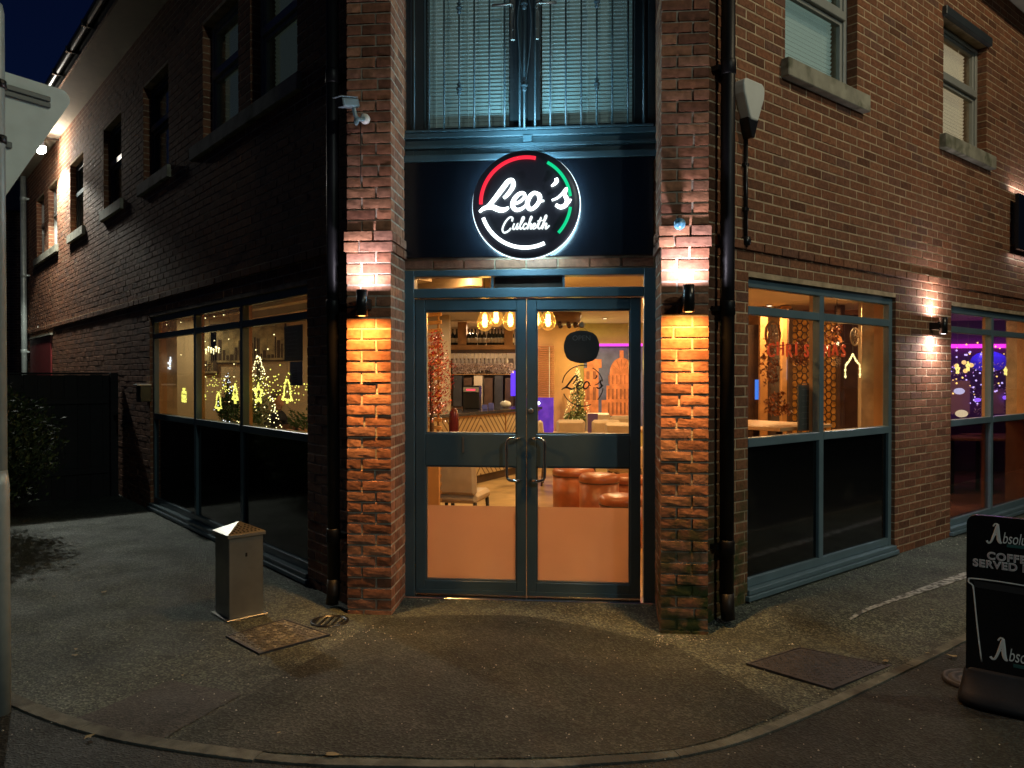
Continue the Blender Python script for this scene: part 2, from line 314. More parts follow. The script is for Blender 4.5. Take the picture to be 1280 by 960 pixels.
# asphalt: dark binder, pale stones, worn patches
def asphalt(name, base, pale, speck=.35, big=.3, tint=(1, 1, 1)):
    m = bpy.data.materials.new(name); m.use_nodes = True; t = m.node_tree; N, L = t.nodes, t.links; p = N['Principled BSDF']
    tc = N.new('ShaderNodeTexCoord')
    v = N.new('ShaderNodeTexVoronoi'); v.inputs['Scale'].default_value = 95; L.new(tc.outputs['Object'], v.inputs['Vector'])
    sp = N.new('ShaderNodeSeparateColor'); L.new(v.outputs['Color'], sp.inputs[0])
    st = N.new('ShaderNodeMapRange'); st.inputs['From Min'].default_value = .45; st.inputs['From Max'].default_value = 1; L.new(sp.outputs[0], st.inputs[0])
    st.inputs['To Max'].default_value = speck
    mx = N.new('ShaderNodeMix'); mx.data_type = 'RGBA'; mx.inputs[6].default_value = (*base, 1); mx.inputs[7].default_value = (*pale, 1); L.new(st.outputs[0], mx.inputs[0])
    n1 = N.new('ShaderNodeTexNoise'); n1.inputs['Scale'].default_value = 1.3; n1.inputs['Detail'].default_value = 7; n1.inputs['Roughness'].default_value = .65
    L.new(tc.outputs['Object'], n1.inputs['Vector'])
    mr = N.new('ShaderNodeMapRange'); mr.inputs['From Min'].default_value = .3; mr.inputs['From Max'].default_value = .7
    mr.inputs['To Min'].default_value = 1 - big; mr.inputs['To Max'].default_value = 1 + big; L.new(n1.outputs['Fac'], mr.inputs[0])
    sc = N.new('ShaderNodeVectorMath'); sc.operation = 'SCALE'; L.new(mx.outputs[2], sc.inputs[0]); L.new(mr.outputs[0], sc.inputs['Scale'])
    v2 = N.new('ShaderNodeTexVoronoi'); v2.inputs['Scale'].default_value = 23; v2.inputs['Randomness'].default_value = 1; L.new(tc.outputs['Object'], v2.inputs['Vector'])
    d = N.new('ShaderNodeMath'); d.operation = 'LESS_THAN'; d.inputs[1].default_value = .075; L.new(v2.outputs['Distance'], d.inputs[0])
    sp2 = N.new('ShaderNodeSeparateColor'); L.new(v2.outputs['Color'], sp2.inputs[0])
    g = N.new('ShaderNodeMath'); g.operation = 'GREATER_THAN'; g.inputs[1].default_value = .90; L.new(sp2.outputs[1], g.inputs[0])
    a = N.new('ShaderNodeMath'); a.operation = 'MULTIPLY'; L.new(d.outputs[0], a.inputs[0]); L.new(g.outputs[0], a.inputs[1])
    m3 = N.new('ShaderNodeMix'); m3.data_type = 'RGBA'; L.new(a.outputs[0], m3.inputs[0]); L.new(sc.outputs[0], m3.inputs[6]); m3.inputs[7].default_value = (.5, .48, .4, 1)
    # oil and gum stains, hairline cracks
    n4 = N.new('ShaderNodeTexNoise'); n4.inputs['Scale'].default_value = 4.5; n4.inputs['Detail'].default_value = 8; n4.inputs['Roughness'].default_value = .7; L.new(tc.outputs['Object'], n4.inputs['Vector'])
    k4 = N.new('ShaderNodeMapRange'); k4.inputs['From Min'].default_value = .54; k4.inputs['From Max'].default_value = .64; k4.inputs['To Min'].default_value = 1; k4.inputs['To Max'].default_value = .55; L.new(n4.outputs['Fac'], k4.inputs[0])
    v5 = N.new('ShaderNodeTexVoronoi'); v5.feature = 'DISTANCE_TO_EDGE'; v5.inputs['Scale'].default_value = .9
    nd = N.new('ShaderNodeTexNoise'); nd.inputs['Scale'].default_value = 3; nd.inputs['Detail'].default_value = 5; L.new(tc.outputs['Object'], nd.inputs['Vector'])
    ad = N.new('ShaderNodeVectorMath'); ad.operation = 'MULTIPLY_ADD'; ad.inputs[1].default_value = (.5, .5, .5); L.new(nd.outputs['Color'], ad.inputs[0]); L.new(tc.outputs['Object'], ad.inputs[2]); L.new(ad.outputs[0], v5.inputs['Vector'])
    k5 = N.new('ShaderNodeMapRange'); k5.inputs['From Min'].default_value = .0; k5.inputs['From Max'].default_value = .006; k5.inputs['To Min'].default_value = .45; k5.inputs['To Max'].default_value = 1; L.new(v5.outputs['Distance'], k5.inputs[0])
    mm_ = N.new('ShaderNodeMath'); mm_.operation = 'MULTIPLY'; L.new(k4.outputs[0], mm_.inputs[0]); L.new(k5.outputs[0], mm_.inputs[1])
    s5 = N.new('ShaderNodeVectorMath'); s5.operation = 'SCALE'; L.new(m3.outputs[2], s5.inputs[0]); L.new(mm_.outputs[0], s5.inputs['Scale'])
    L.new(s5.outputs[0], p.inputs['Base Color'])
    n2 = N.new('ShaderNodeTexNoise'); n2.inputs['Scale'].default_value = 3.1; n2.inputs['Detail'].default_value = 4; L.new(tc.outputs['Object'], n2.inputs['Vector'])
    rr = N.new('ShaderNodeMapRange'); rr.inputs['To Min'].default_value = .55; rr.inputs['To Max'].default_value = .95; L.new(n2.outputs['Fac'], rr.inputs[0]); L.new(rr.outputs[0], p.inputs['Roughness'])
    b = N.new('ShaderNodeBump'); b.inputs['Distance'].default_value = .006; b.inputs['Strength'].default_value = 1; L.new(v.outputs['Distance'], b.inputs['Height'])
    b2 = N.new('ShaderNodeBump'); b2.inputs['Distance'].default_value = .03; b2.inputs['Strength'].default_value = .5; L.new(n1.outputs['Fac'], b2.inputs['Height']); L.new(b.outputs[0], b2.inputs['Normal'])
    L.new(b2.outputs[0], p.inputs['Normal']); return m
M['road'] = asphalt('road_asphalt', (.0115, .0145, .0135), (.085, .10, .088), .42, .45)
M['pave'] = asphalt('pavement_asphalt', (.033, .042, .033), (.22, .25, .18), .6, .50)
M['apron'] = asphalt('dark_fan_asphalt', (.0135, .0180, .0140), (.115, .138, .105), .52, .42)  # darker asphalt of the fan-shaped sheet before the entrance
M['grit'] = mat('pale_grit', (.42, .40, .33), rough=.8, island=.6)
M['paint'] = mat('worn_white_paint', (.33, .36, .35), rough=.85, noise_amt=.5, noise_scale=40, stain=((.07,.075,.07), 22, .46))

# ------------------------------------------------------------------ ground, pavement, kerb
def grid(name, P, nu, nv, m, kind='structure', lift=0):
    b = MB(); vs = []
    for i in range(nu+1):
        for j in range(nv+1):
            p = P(i/nu, j/nv); vs.append((p[0], p[1], zg(p[0], p[1]) + lift))
    b.add(vs, [(i*(nv+1)+j, (i+1)*(nv+1)+j, (i+1)*(nv+1)+j+1, i*(nv+1)+j+1) for i in range(nu) for j in range(nv)])
    o = b.build(name, m); o.data.update()
    bm = bmesh.new(); bm.from_mesh(o.data); bmesh.ops.recalc_face_normals(bm, faces=bm.faces)
    bm.normal_update()
    if sum(f.normal.z for f in bm.faces) < 0: bmesh.ops.reverse_faces(bm, faces=bm.faces)
    bm.to_mesh(o.data); bm.free()
    return tag(o, kind=kind)
def warp(t, a=90): t = 2*t - 1; return math.copysign(abs(t)**3.2 * a + abs(t) * 6 if False else abs(t)**3 * a + abs(t) * 5, t)
grid('ground', lambda u, v: (warp(u), warp(v) - 1), 140, 140, M['road'], lift=-.004)
KP = [(-9.5, 6.2), (-6.2, 2.6), (-4.6, .55), (-3.3, -1.2)] 
KP = [(-12.4, 9.6), (-7.0, 3.6), (-4.9, 1.0), (-3.45, -.95)]
kpx = [(5, 870), (130, 915), (300, 943), (460, 954), (640, 956), (760, 950), (860, 940), (930, 922), (1000, 895), (1110, 845), (1205, 798)]
KP = [Vector((-9.0, 5.0, 0)), Vector((-5.2, .2, 0)), Vector((-3.5, -1.25, 0))] + [on_ground(*q) for q in kpx] + [Vector((4.2, .95, 0)), Vector((7, 3.7, 0)), Vector((16, 12.6, 0))]
KS = spline([(p.x, p.y, 0) for p in KP], 10)
BL = [Vector((-11.5, 11.5, 0)), Vector((-6, 5.5, 0)), Vector((-3.5, 2.4, 0)), Vector((-1.6, .6, 0)), Vector((-1, 0.05, 0)), Vector((-.8, .02, 0)), Vector((0, .02, 0)), Vector((.8, .02, 0)), Vector((1, .05, 0)), Vector((1.6, .5, 0)), Vector((4, 2.9, 0)), Vector((9, 8.4, 0)), Vector((17, 17, 0))]
def along(P, t):
    x = t * (len(P) - 1); i = min(int(x), len(P) - 2); return P[i].lerp(P[i+1], x - i)
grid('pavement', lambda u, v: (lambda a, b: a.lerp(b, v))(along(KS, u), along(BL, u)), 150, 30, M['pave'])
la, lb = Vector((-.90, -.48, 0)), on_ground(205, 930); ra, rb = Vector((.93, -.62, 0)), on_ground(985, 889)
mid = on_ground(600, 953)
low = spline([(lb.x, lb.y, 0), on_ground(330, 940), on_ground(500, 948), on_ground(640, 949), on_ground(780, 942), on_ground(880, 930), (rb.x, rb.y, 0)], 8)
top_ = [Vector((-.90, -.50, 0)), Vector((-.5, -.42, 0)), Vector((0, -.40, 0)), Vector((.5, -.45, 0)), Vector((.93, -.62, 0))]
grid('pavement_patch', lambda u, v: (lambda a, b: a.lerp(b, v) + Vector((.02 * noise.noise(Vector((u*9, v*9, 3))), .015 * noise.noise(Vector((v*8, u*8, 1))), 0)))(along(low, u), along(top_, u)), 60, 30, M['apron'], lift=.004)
# square patch repair at the left
q = [on_ground(92, 900), on_ground(213, 851), on_ground(303, 868), on_ground(200, 926)]
grid('pavement_repair', lambda u, v: q[0].lerp(q[1], v).lerp(q[3].lerp(q[2], v), u) + Vector((.012 * noise.noise(Vector((u*7, v*7, 0))), 0, 0)), 12, 12, asphalt('patch_asphalt', (.048, .047, .042), (.16, .155, .13), .4), lift=.003)
# edging strip of separate blocks
eb = MB(); acc = 0; seg = []; dense = []
for a, b in zip(KS[:-1], KS[1:]):
    for k in range(6): dense.append(a.lerp(b, k/6))
def tang(i): return (dense[min(i+1, len(dense)-1)] - dense[max(i-1, 0)]).normalized()
start = 0; i = 0; rr = random.Random(2)
while i < len(dense) - 1:
    j = i; d = 0
    while j < len(dense) - 1 and d < .9: d += (dense[j+1] - dense[j]).length; j += 1
    w = .055 + .02 * smooth((-1.4 - dense[i].x) / .4); vs = []
    for k in range(i, j+1):
        t = tang(k); n = Vector((-t.y, t.x, 0)); p = dense[k]
        if k == i and j > i: p = p + t * .004
        for sgn, dz in ((-1, -.03), (-1, .005), (1, .005), (1, -.03)):
            qd = p + n * (w/2 * sgn + rr.uniform(-.0015, .0015)); vs.append((qd.x, qd.y, zg(qd.x, qd.y) + dz + rr.uniform(-.001, .001)))
    n_ = j - i + 1
    eb.add(vs, [(4*k + c, 4*(k+1) + c, 4*(k+1) + c + 1, 4*k + c + 1) for k in range(n_-1) for c in range(3)] + [(0, 1, 2, 3), (4*n_-1, 4*n_-2, 4*n_-3, 4*n_-4)])
    i = j
tag(eb.build('kerb', M['kerb'], fix=True), kind='structure')
# worn painted line along the right wall
wl = [on_ground(1062, 776), on_ground(1205, 720)]; dwl = (wl[1] - wl[0]).normalized()
lp = MB(); nn = Vector((-dwl.y, dwl.x, 0)); vs = []
K = 60; rr = random.Random(5)
for k in range(K+1):
    p = wl[0] + dwl * (k * .085); w = .045 * min(1, .2 + k * .05) + rr.uniform(-.003, .003)
    for s_ in (-1, 1): qd = p + nn * w * s_; vs.append((qd.x, qd.y, zg(qd.x, qd.y) + .005))
lp.add(vs, [(2*k, 2*k+1, 2*k+3, 2*k+2) for k in range(K)])
tag(lp.build('road_marking', M['paint']), kind='structure')

# ------------------------------------------------------------------ brick building
CO = .0712; BLN = .212
def subtract(z0, z1, holes):
    pass
def wall_rects(u0, u1, z0, z1, ops):
    us = sorted({u0, u1, *[max(u0, min(u1, v)) for o in ops for v in o[:2]]}); out = []
    for a, b in zip(us[:-1], us[1:]):
        if b - a < 1e-4: continue
        c = (a + b) / 2; zz = z0
        for o in sorted([o for o in ops if o[0] < c < o[1]], key=lambda o: o[2]):
            if o[2] > zz: out.append((a, b, zz, o[2]))
            zz = max(zz, o[3])
        if zz < z1: out.append((a, b, zz, z1))
    return out
def wall_mesh(Mx, u0, u1, z0, z1, ops, th=.30):
    b = MB(Mx)
    for a, c, e, f in wall_rects(u0, u1, z0, z1, ops): b.box(a, c, -th, 0, e, f)
    return b
def bricks(Mx, u0, u1, z0, z1, ops, seed=1, proud=.003, ret=.11, joint=.0098, rough=.0012, phase=0, bl=BLN, deep=.02):
    r = random.Random(seed); b = MB(Mx)
    row = 0; z = z0
    while z < z1 - .01:
        h = min(CO - joint, z1 - z); u = u0 - (bl + joint) * (.5 if (row + phase) % 2 else 0)
        spans = []
        while u < u1:
            a, c = max(u, u0), min(u + bl, u1); u += bl + joint
            if c - a > .015: spans.append((a, c))
        zc = z + h/2
        for a, c in spans:
            parts = [(a, c, 0, 0)]
            for o in ops:
                if not (o[2] - .005 < zc < o[3] + .005): continue
                new = []
                for (p, q_, l, rt) in parts:
                    if q_ <= o[0] or p >= o[1]: 
                        if 0 <= o[0] - q_ < joint + .016: q_, rt = o[0], 1
                        if 0 <= p - o[1] < joint + .016: p, l = o[1], 1
                        new.append((p, q_, l, rt)); continue
                    if p < o[0] - .012: new.append((p, o[0], l, 1))
                    if q_ > o[1] + .012: new.append((o[1], q_, 1, rt))
                parts = new
            for (p, q_, l, rt) in parts:
                j = lambda k=rough: r.uniform(-k, k)
                pr = proud + j(); d = ret if (l or rt) else deep
                x0, x1 = p + abs(j()) - (.004 if l else 0), q_ - abs(j()) + (.004 if rt else 0)
                za, zb = z + j(), z + h + j(); c_ = .003
                # chamfered front
                vs = [(x0, -d, za), (x1, -d, za), (x1, -d, zb), (x0, -d, zb), (x0, pr-c_, za), (x1, pr-c_, za), (x1, pr-c_, zb), (x0, pr-c_, zb),
                      (x0+c_, pr+j(), za+c_), (x1-c_, pr+j(), za+c_), (x1-c_, pr+j(), zb-c_), (x0+c_, pr+j(), zb-c_)]
                fs = [(0, 1, 5, 4), (1, 2, 6, 5), (2, 3, 7, 6), (3, 0, 4, 7), (4, 5, 9, 8), (5, 6, 10, 9), (6, 7, 11, 10), (7, 4, 8, 11), (8, 9, 10, 11)]
                b.add(vs, fs)
        row += 1; z += CO
    return b

building = thing('corner_building', 'brick corner building with chamfered glazed entrance between two brick piers', 'building')
ZT = 5.62
# windows: (u0, u1, z0, z1)
LG = (1.30, 5.52, .05, 2.24); LUP = [(1.46, 2.40, 3.83, 4.95), (2.68, 3.62, 3.83, 4.95), (4.74, 5.75, 3.83, 4.95), (6.78, 7.78, 3.83, 4.95), (9.10, 10.12, 3.83, 4.95), (11.25, 12.1, 3.83, 4.95), (12.55, 13.4, 3.83, 4.95)]
RG = (1.10, 3.33, .05, 2.24); RG2 = (4.50, 6.90, .05, 2.24); RUP = [(1.55, 2.62, 3.83, 4.95), (4.28, 5.36, 3.83, 4.95), (8.2, 9.2, 3.83, 4.95)]
LOPS = [LG] + LUP; ROPS = [RG, RG2] + RUP
U0 = .52
def side_wall(Mx, u1, ops, seed, label):
    w = wall_mesh(Mx, U0, u1, -.25, ZT, ops, .30).build('wall', M['mortar'], building)
    b = bricks(Mx, U0, u1, -.2144, ZT, ops, seed); b.build('brickwork', M['brick'], w)
    # projecting string course
    s = bricks(Mx, U0 + .2, u1, 2.418, 2.418 + CO - .012, [], seed + 5, proud=.022, phase=1)
    s.build('string_course', M['brick'], w)
    MB(Mx).box(U0 + .2, u1, 0, .020, 2.474, 2.484).build('mortar_ledge', M['mortar'], w)
    return w
wl_ = side_wall(ML, 14.6, LOPS, 11, ''); wr_ = side_wall(MR, 15.5, ROPS, 12, '')
tag(wl_, 'dark left side wall of red brick'); tag(wr_, 'lamplit right side wall of red brick')
# end wall of the left wing and back masses, so that light does not leak in
MB(ML).box(14.3, 14.6, -9, -.3, -.2, ZT).build('end_wall', M['mortar'], building)
MB(MR).box(15.2, 15.5, -9, -.3, -.2, ZT).build('end_wall', M['mortar'], building)
# chamfer wall above the entrance with opening for the balcony doors; jambs behind the piers
cw = MB()
cw.box(-1.02, 1.02, .10, .35, 5.0, ZT)
for s_ in (-1, 1):
    x0, x1 = sorted((s_ * .885, s_ * 1.20)); cw.box(x0, x1, -.02, .35, -.2, ZT)
cwo = cw.build('entrance_wall', M['mortar'], building)

# piers: real bricks round a mortar core
def pier(cx, seed):
    w = .145; y0 = -.42; yb = .06
    c = MB(); c.box(cx - w, cx + w, y0 + .010, yb, -.2, 2.45); c.box(cx - w, cx + w, y0 + .024, yb, 2.45, 6.0); 
    o = c.build('pier', M['mortar_pier'], building)
    b = MB(); r = random.Random(seed)
    z = -.19; row = 0
    def brick(x0, x1, ya, yb_, z0, z1, rough, name=None):
        # small subdivided rough block
        j = lambda k=rough: r.uniform(-k, k)
        n = 5; vs = []; fs = []
        pts = {}
        bm = bmesh.new(); bmesh.ops.create_cube(bm, size=1)
        bmesh.ops.subdivide_edges(bm, edges=bm.edges[:], cuts=2, use_grid_fill=True)
        sd = r.uniform(0, 99)
        for v in bm.verts:
            s3 = Vector((math.copysign(min(.5, abs(v.co.x)*1.0), v.co.x), v.co.y, v.co.z))
            p = Vector(((x0+x1)/2 + s3.x*(x1-x0), (ya+yb_)/2 + s3.y*(yb_-ya), (z0+z1)/2 + s3.z*(z1-z0)))
            edge = sum(abs(abs(k) - .5) < .01 for k in v.co)
            nrm = Vector((v.co.x if abs(v.co.x) > .49 else 0, v.co.y if abs(v.co.y) > .49 else 0, v.co.z if abs(v.co.z) > .49 else 0))
            p -= nrm * (.0016 if edge >= 2 else 0) * 2
            p += Vector((noise.noise(p*31 + Vector((sd,0,0))), noise.noise(p*31 + Vector((0,sd,0))), noise.noise(p*31 + Vector((0,0,sd))))) * rough * 2.2
            v.co = p
        bm.verts.index_update()
        b.add([v.co.copy() for v in bm.verts], [[v.index for v in f.verts] for f in bm.faces]); bm.free()
    L3 = .29
    inner = cx - w if cx > 0 else cx + w
    while z < 5.6:
        h = CO - .011
        up = z > 2.45; corb = 2.33 < z < 2.46
        g = .014 if corb else 0
        xl, xr = cx - w - .004 - g, cx + w + .004 + g; f = y0 - g
        rough = .0010 if z < 2.3 else .0010
        fd = r.uniform(-.004, .003) if not corb else 0
        if up: fd += .012
        cut = .19 if row % 2 else .095
        if r.random() < .12: cut += r.uniform(-.02, .02)
        brick(xl, xl + cut, f + fd, f + .11, z, z + h, rough)
        brick(xl + cut + .011, xr, f + fd + r.uniform(-.003, .003), f + .11, z, z + h, rough)
        # side faces running back to the door
        for side, xs in ((-1, xl), (1, xr)):
            y = f + .121; k = 0; first = .095 if row % 2 else .2
            while y < .03:
                ln = first if k == 0 else .2; y1 = min(y + ln, .05)
                xa, xb = (xs, xs + .06) if side < 0 else (xs - .06, xs)
                if y1 - y > .03: brick(xa, xb, y, y1, z, z + h, rough * .6)
                y = y1 + .011; k += 1
        z += CO; row += 1
    b.build('brickwork', M['brick_pier'], o)
    return o
tag(pier(-1.014, 3), 'left entrance pier of rough brick'); tag(pier(1.026, 4), 'right entrance pier of rough brick')

# soffit, gutter, roof
for Mx, u1 in ((ML, 14.9), (MR, 15.8)):
    so = MB(Mx).box(.2, u1, -.3, .42, ZT, ZT + .03).build('soffit', M['soffit'], building)
    MB(Mx).box(.2, u1, .42, .445, ZT - .02, ZT + .17).build('fascia_board', M['gutter'], building)
    g = MB(Mx); prof = [(.445 + .055 + .055*math.cos(a), ZT + .13 + .055*math.sin(a)) for a in [PI + k*PI/8 for k in range(9)]]
    prof += [(x - (.5 - x) * -.0, z + .0) for x, z in []]
    outer = prof; inner_ = [(.5 + (x - .5)*.88, z + .004) for x, z in reversed(prof)]
    g.prism(outer + inner_, .2, u1, 'yz')
    for k in range(16): g.box(.5 + k*.95, .53 + k*.95, .438, .562, ZT + .068, ZT + .145)
    g.build('gutter', M['gutter'], building)
    rf = MB(Mx); rf.prism([(.50, ZT + .16), (-4.5, ZT + 3.2), (-4.5, ZT + 3.1), (-.2, ZT + .06)], -.2, u1, 'yz'); rf.build('roof', M['roof'], building, fix=True)
MB().prism([(-1.3, -.9), (1.3, -.9), (1.6, .4), (-1.6, .4)], ZT + .2, ZT + .26).build('corner_roof', M['roof'], building)

# ---- windows
M['frame_win'] = mat('grey_window_paint', (.12, .185, .22), rough=.38, noise_amt=.12, noise_scale=5)
def window_ground(Mx, op, mull, out=-.03, lower=None, label=None, lamp_side=True):
    u0, u1, z0, z1 = op; b = MB(Mx); d0, d1 = out - .055, out
    f = .055
    T0, T1, R0, R1 = 1.985, 2.045, 1.062, 1.125
    b.bbox(u0, u0 + f, d0, d1, z0, z1); b.bbox(u1 - f, u1, d0, d1, z0, z1)
    b.bbox(u0 + f, u1 - f, d0, d1 - .002, z1 - f - .01, z1); b.bbox(u0 - .0, u1 + .0, d0, out + .05, z0, z0 + .035); b.bbox(u0 + f, u1 - f, d0, d1, z0 + .036, z0 + .10)
    xs = [u0 + f] + [v for m in mull for v in (m - .033, m + .033)] + [u1 - f]
    for m in mull: b.bbox(m - .032, m + .032, d0 - .005, d1 + .002, z0 + .10, z1 - f - .01)
    for a, c in zip(xs[0::2], xs[1::2]):
        b.bbox(a, c, d0, d1 + .001, T0, T1); b.bbox(a, c, d0 - .01, d1 + .004, R0, R1)
    o = b.build('window', M['frame_win'] if Mx is MR else M['frame'], building)
    if label: o['label'] = label
    for a, c in zip(xs[0::2], xs[1::2]):
        MB(Mx).box(a - .004, c + .004, out - .034, out - .028, T1 - .004, z1 - f - .006).build('pane', M['glass'], o)
        MB(Mx).box(a - .004, c + .004, out - .034, out - .028, R1 - .004, T0 + .004).build('pane', M['glass'], o)
        MB(Mx).box(a - .004, c + .004, out - .034, out - .024, z0 + .096, R0 + .004).build('spandrel_panel', lower or M['glass_dark'], o)
    # timber lining inside, catches the room light
    li = MB(Mx)
    for m in mull: li.box(m - .026, m + .026, d0 - .035, d0 - .007, z0 + .1, z1 - .05)
    li.box(u0 + .0, u0 + .02, -.18, d0 - .002, z0, z1); li.box(u1 - .02, u1, -.18, d0 - .002, z0, z1); li.box(u0 + .03, u1 - .03, -.30, d0 - .022, R0 - .02, R0 + .01)
    li.build('lining', M['wall_orange'], o)
    return o
window_ground(ML, LG, [2.72, 4.00], label='three bay ground floor window with fairy lights behind it')
window_ground(MR, RG, [2.14], label='two bay ground floor window near the entrance')
window_ground(MR, RG2, [5.66], lower=glass('smoked_glass', (.42, .34, .36), .07), label='ground floor window with purple light behind it')

def window_upper(Mx, op, frame, blind, lintel=False, glassm=None, tilt=.6, slats=True, sill=None):
    u0, u1, z0, z1 = op; b = MB(Mx); out = -.085; d0 = out - .06; f = .05; tr = z0 + .60
    b.bbox(u0, u0 + f, d0, out, z0, z1); b.bbox(u1 - f, u1, d0, out, z0, z1)
    b.bbox(u0 + f, u1 - f, d0, out, z0, z0 + f); b.bbox(u0 + f, u1 - f, d0, out, z1 - f, z1); b.bbox(u0 + f, u1 - f, d0, out + .015, tr, tr + .07)
    for a, c in ((z0 + f, tr), (tr + .07, z1 - f)):            # inner casement
        g = .028; k = .035
        for (x0, x1, y0, y1) in ((u0+f, u0+f+k, a, c), (u1-f-k, u1-f, a, c), (u0+f+k, u1-f-k, a, a+k), (u0+f+k, u1-f-k, c-k, c)):
            b.bbox(x0, x1, d0 + .01, out - .015, y0, y1, .003)
    o = b.build('window', frame, building)
    MB(Mx).box(u0 + f, u1 - f, d0 + .012, d0 + .018, z0 + f, z1 - f).build('pane', glassm or M['glass'], o)
    if slats:
        s = MB(Mx); z = z0 + .04
        while z < z1 - .06:
            s.add([(u0 + .03, -.215, z), (u1 - .03, -.215, z), (u1 - .03, -.200, z + .022), (u0 + .03, -.200, z + .022)], [(0, 1, 2, 3)]); z += .036
        for k in (.2, .8): x = u0 + (u1 - u0) * k; s.box(x, x + .003, -.188, -.186, z0, z1)
        s.build('blind', blind, o)
    else:
        MB(Mx).box(u0 - .3, u1 + .3, -.7, -.68, z0 - .3, z1 + .3).build('curtain', blind, o)
    bk = MB(Mx).box(u0 - .1, u1 + .1, -.32, -.305, z0 - .1, z1 + .1)
    bk.build('backing', M['wall_brown'], o)
    if sill: 
        sl = MB(Mx); sl.bbox(sill[0], sill[1], -.10, .045 if Mx is ML else .065, z0 - .135, z0 - .002, .006); sl.build('sill', M['stone'], o)
    if lintel: MB(Mx).bbox(u0 - .03, u1 + .03, -.06, .045, z1 + .002, z1 + .085).build('lintel', M['frame_dark'], o)
    return o
LS = [(1.38, 3.92), None, (4.66, 5.9), (6.70, 7.86), (9.0, 10.2), (11.15, 13.55), None]
for i, op in enumerate(LUP):
    fr = M['upvc'] if i in (0, 1, 5, 6) else M['frame_dark']
    window_upper(ML, op, fr, mat('dim_blind', (.35, .38, .34), rough=.8, emit=(.5, .6, .48), strength=.035 if i < 2 else .004), glassm=M['glass_night'], sill=LS[i])  # faint emission added to the slats so these unlit blinds read grey
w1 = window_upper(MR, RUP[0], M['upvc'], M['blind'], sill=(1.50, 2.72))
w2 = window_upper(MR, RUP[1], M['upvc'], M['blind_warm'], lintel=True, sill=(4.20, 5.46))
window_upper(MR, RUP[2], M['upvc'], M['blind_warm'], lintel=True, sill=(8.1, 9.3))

# ---- entrance frame and doors
fr = MB()
for s_ in (-1, 1):
    a, c = sorted((s_ * .80, s_ * .882)); fr.bbox(a, c, -.02, .09, -.06, 2.30)
fr.bbox(-.80, .80, -.02, .09, 2.255, 2.30); fr.bbox(-.80, .80, -.02, .09, 2.105, 2.172); fr.box(-.258, -.243, .005, .06, 2.172, 2.255); fr.box(.243, .258, .005, .06, 2.172, 2.255)
DF = fr.build('door_frame', M['frame'], building)
MB().box(-.80, .80, .028, .034, 2.17, 2.257).build('transom_pane', M['glass'], DF)
MB().box(-.243, .243, .075, .12, 2.172, 2.255).build('transom_blank', M['wood_dark'], DF)
MB().bbox(-.86, .86, -.075, .09, -.07, .012, .006).build('threshold', M['chrome'], DF)
def leaf(x0, x1, hs, lab):
    d = MB(); y0, y1 = -.004, .05
    gl0, gl1 = (x0 + .072, x1 - .067) if hs > 0 else (x0 + .067, x1 - .072)
    d.bbox(x0, gl0, y0, y1, .018, 2.10); d.bbox(gl1, x1, y0, y1, .018, 2.10)
    for a, c in ((.018, .115), (.925, 1.152), (2.018, 2.10)): d.bbox(gl0, gl1, y0 + .001, y1 - .001, a, c)
    for a, c in ((.115, .925), (1.152, 2.018)):                # glazing beads
        for (p, q_, e, f) in ((gl0, gl0+.009, a, c), (gl1-.009, gl1, a, c), (gl0+.009, gl1-.009, a, a+.009), (gl0+.009, gl1-.009, c-.009, c)):
            d.box(p, q_, .004, .046, e, f)
    o = d.build('entrance_door', M['frame'], building); o['label'] = lab
    MB().box(gl0, gl1, .022, .028, 1.15, 2.02).build('pane', M['glass'], o)
    MB().box(gl0, gl1, .022, .028, .112, .93).build('pane', M['glass'], o)
    MB().box(gl0 + .009, gl1 - .009, .0295, .0305, .124, .640).build('frosted_film', M['film'], o)
    hx = x1 - .128 if hs > 0 else x0 + .128; hm = x1 - .034 if hs > 0 else x0 + .034
    hz0, hz1 = .835, 1.125
    pts = spline([(hm, -.005, hz1), (hm - .02*hs, -.055, hz1), (hx + .03*hs, -.07, hz1), (hx, -.07, hz1 - .028), (hx, -.07, (hz0+hz1)/2), (hx, -.07, hz0 + .028), (hx + .03*hs, -.07, hz0), (hm - .02*hs, -.055, hz0), (hm, -.005, hz0)], 7)
    MB().tube(pts, .0105, 12).build('handle', M['chrome'], o)
    if hs < 0:
        MB(Matrix.Translation((hm - .005, -.006, 1.315)) @ Matrix.Rotation(PI/2, 4, 'X')).lathe([(.019, -.003), (.019, .005), (.012, .009)], n=18).build('lock', M['steel'], o)
    else:
        MB().bbox(x0 + .335, x0 + .350, -.008, -.003, 1.02, 1.13, .002).build('notice_strip', M['steel'], o)
    MB().box(x0 + .02, x1 - .02, -.012, -.004, .022, .050).build('weather_bar', M['frame'], o)
    return o
M['film'] = film('frosted_film', (.86, .60, .46), .86)
DL = leaf(-.797, -.010, 1, 'left leaf of the double entrance door')
DR = leaf(-.006, .781, -1, 'right leaf of the double entrance door with a black lettered roundel')
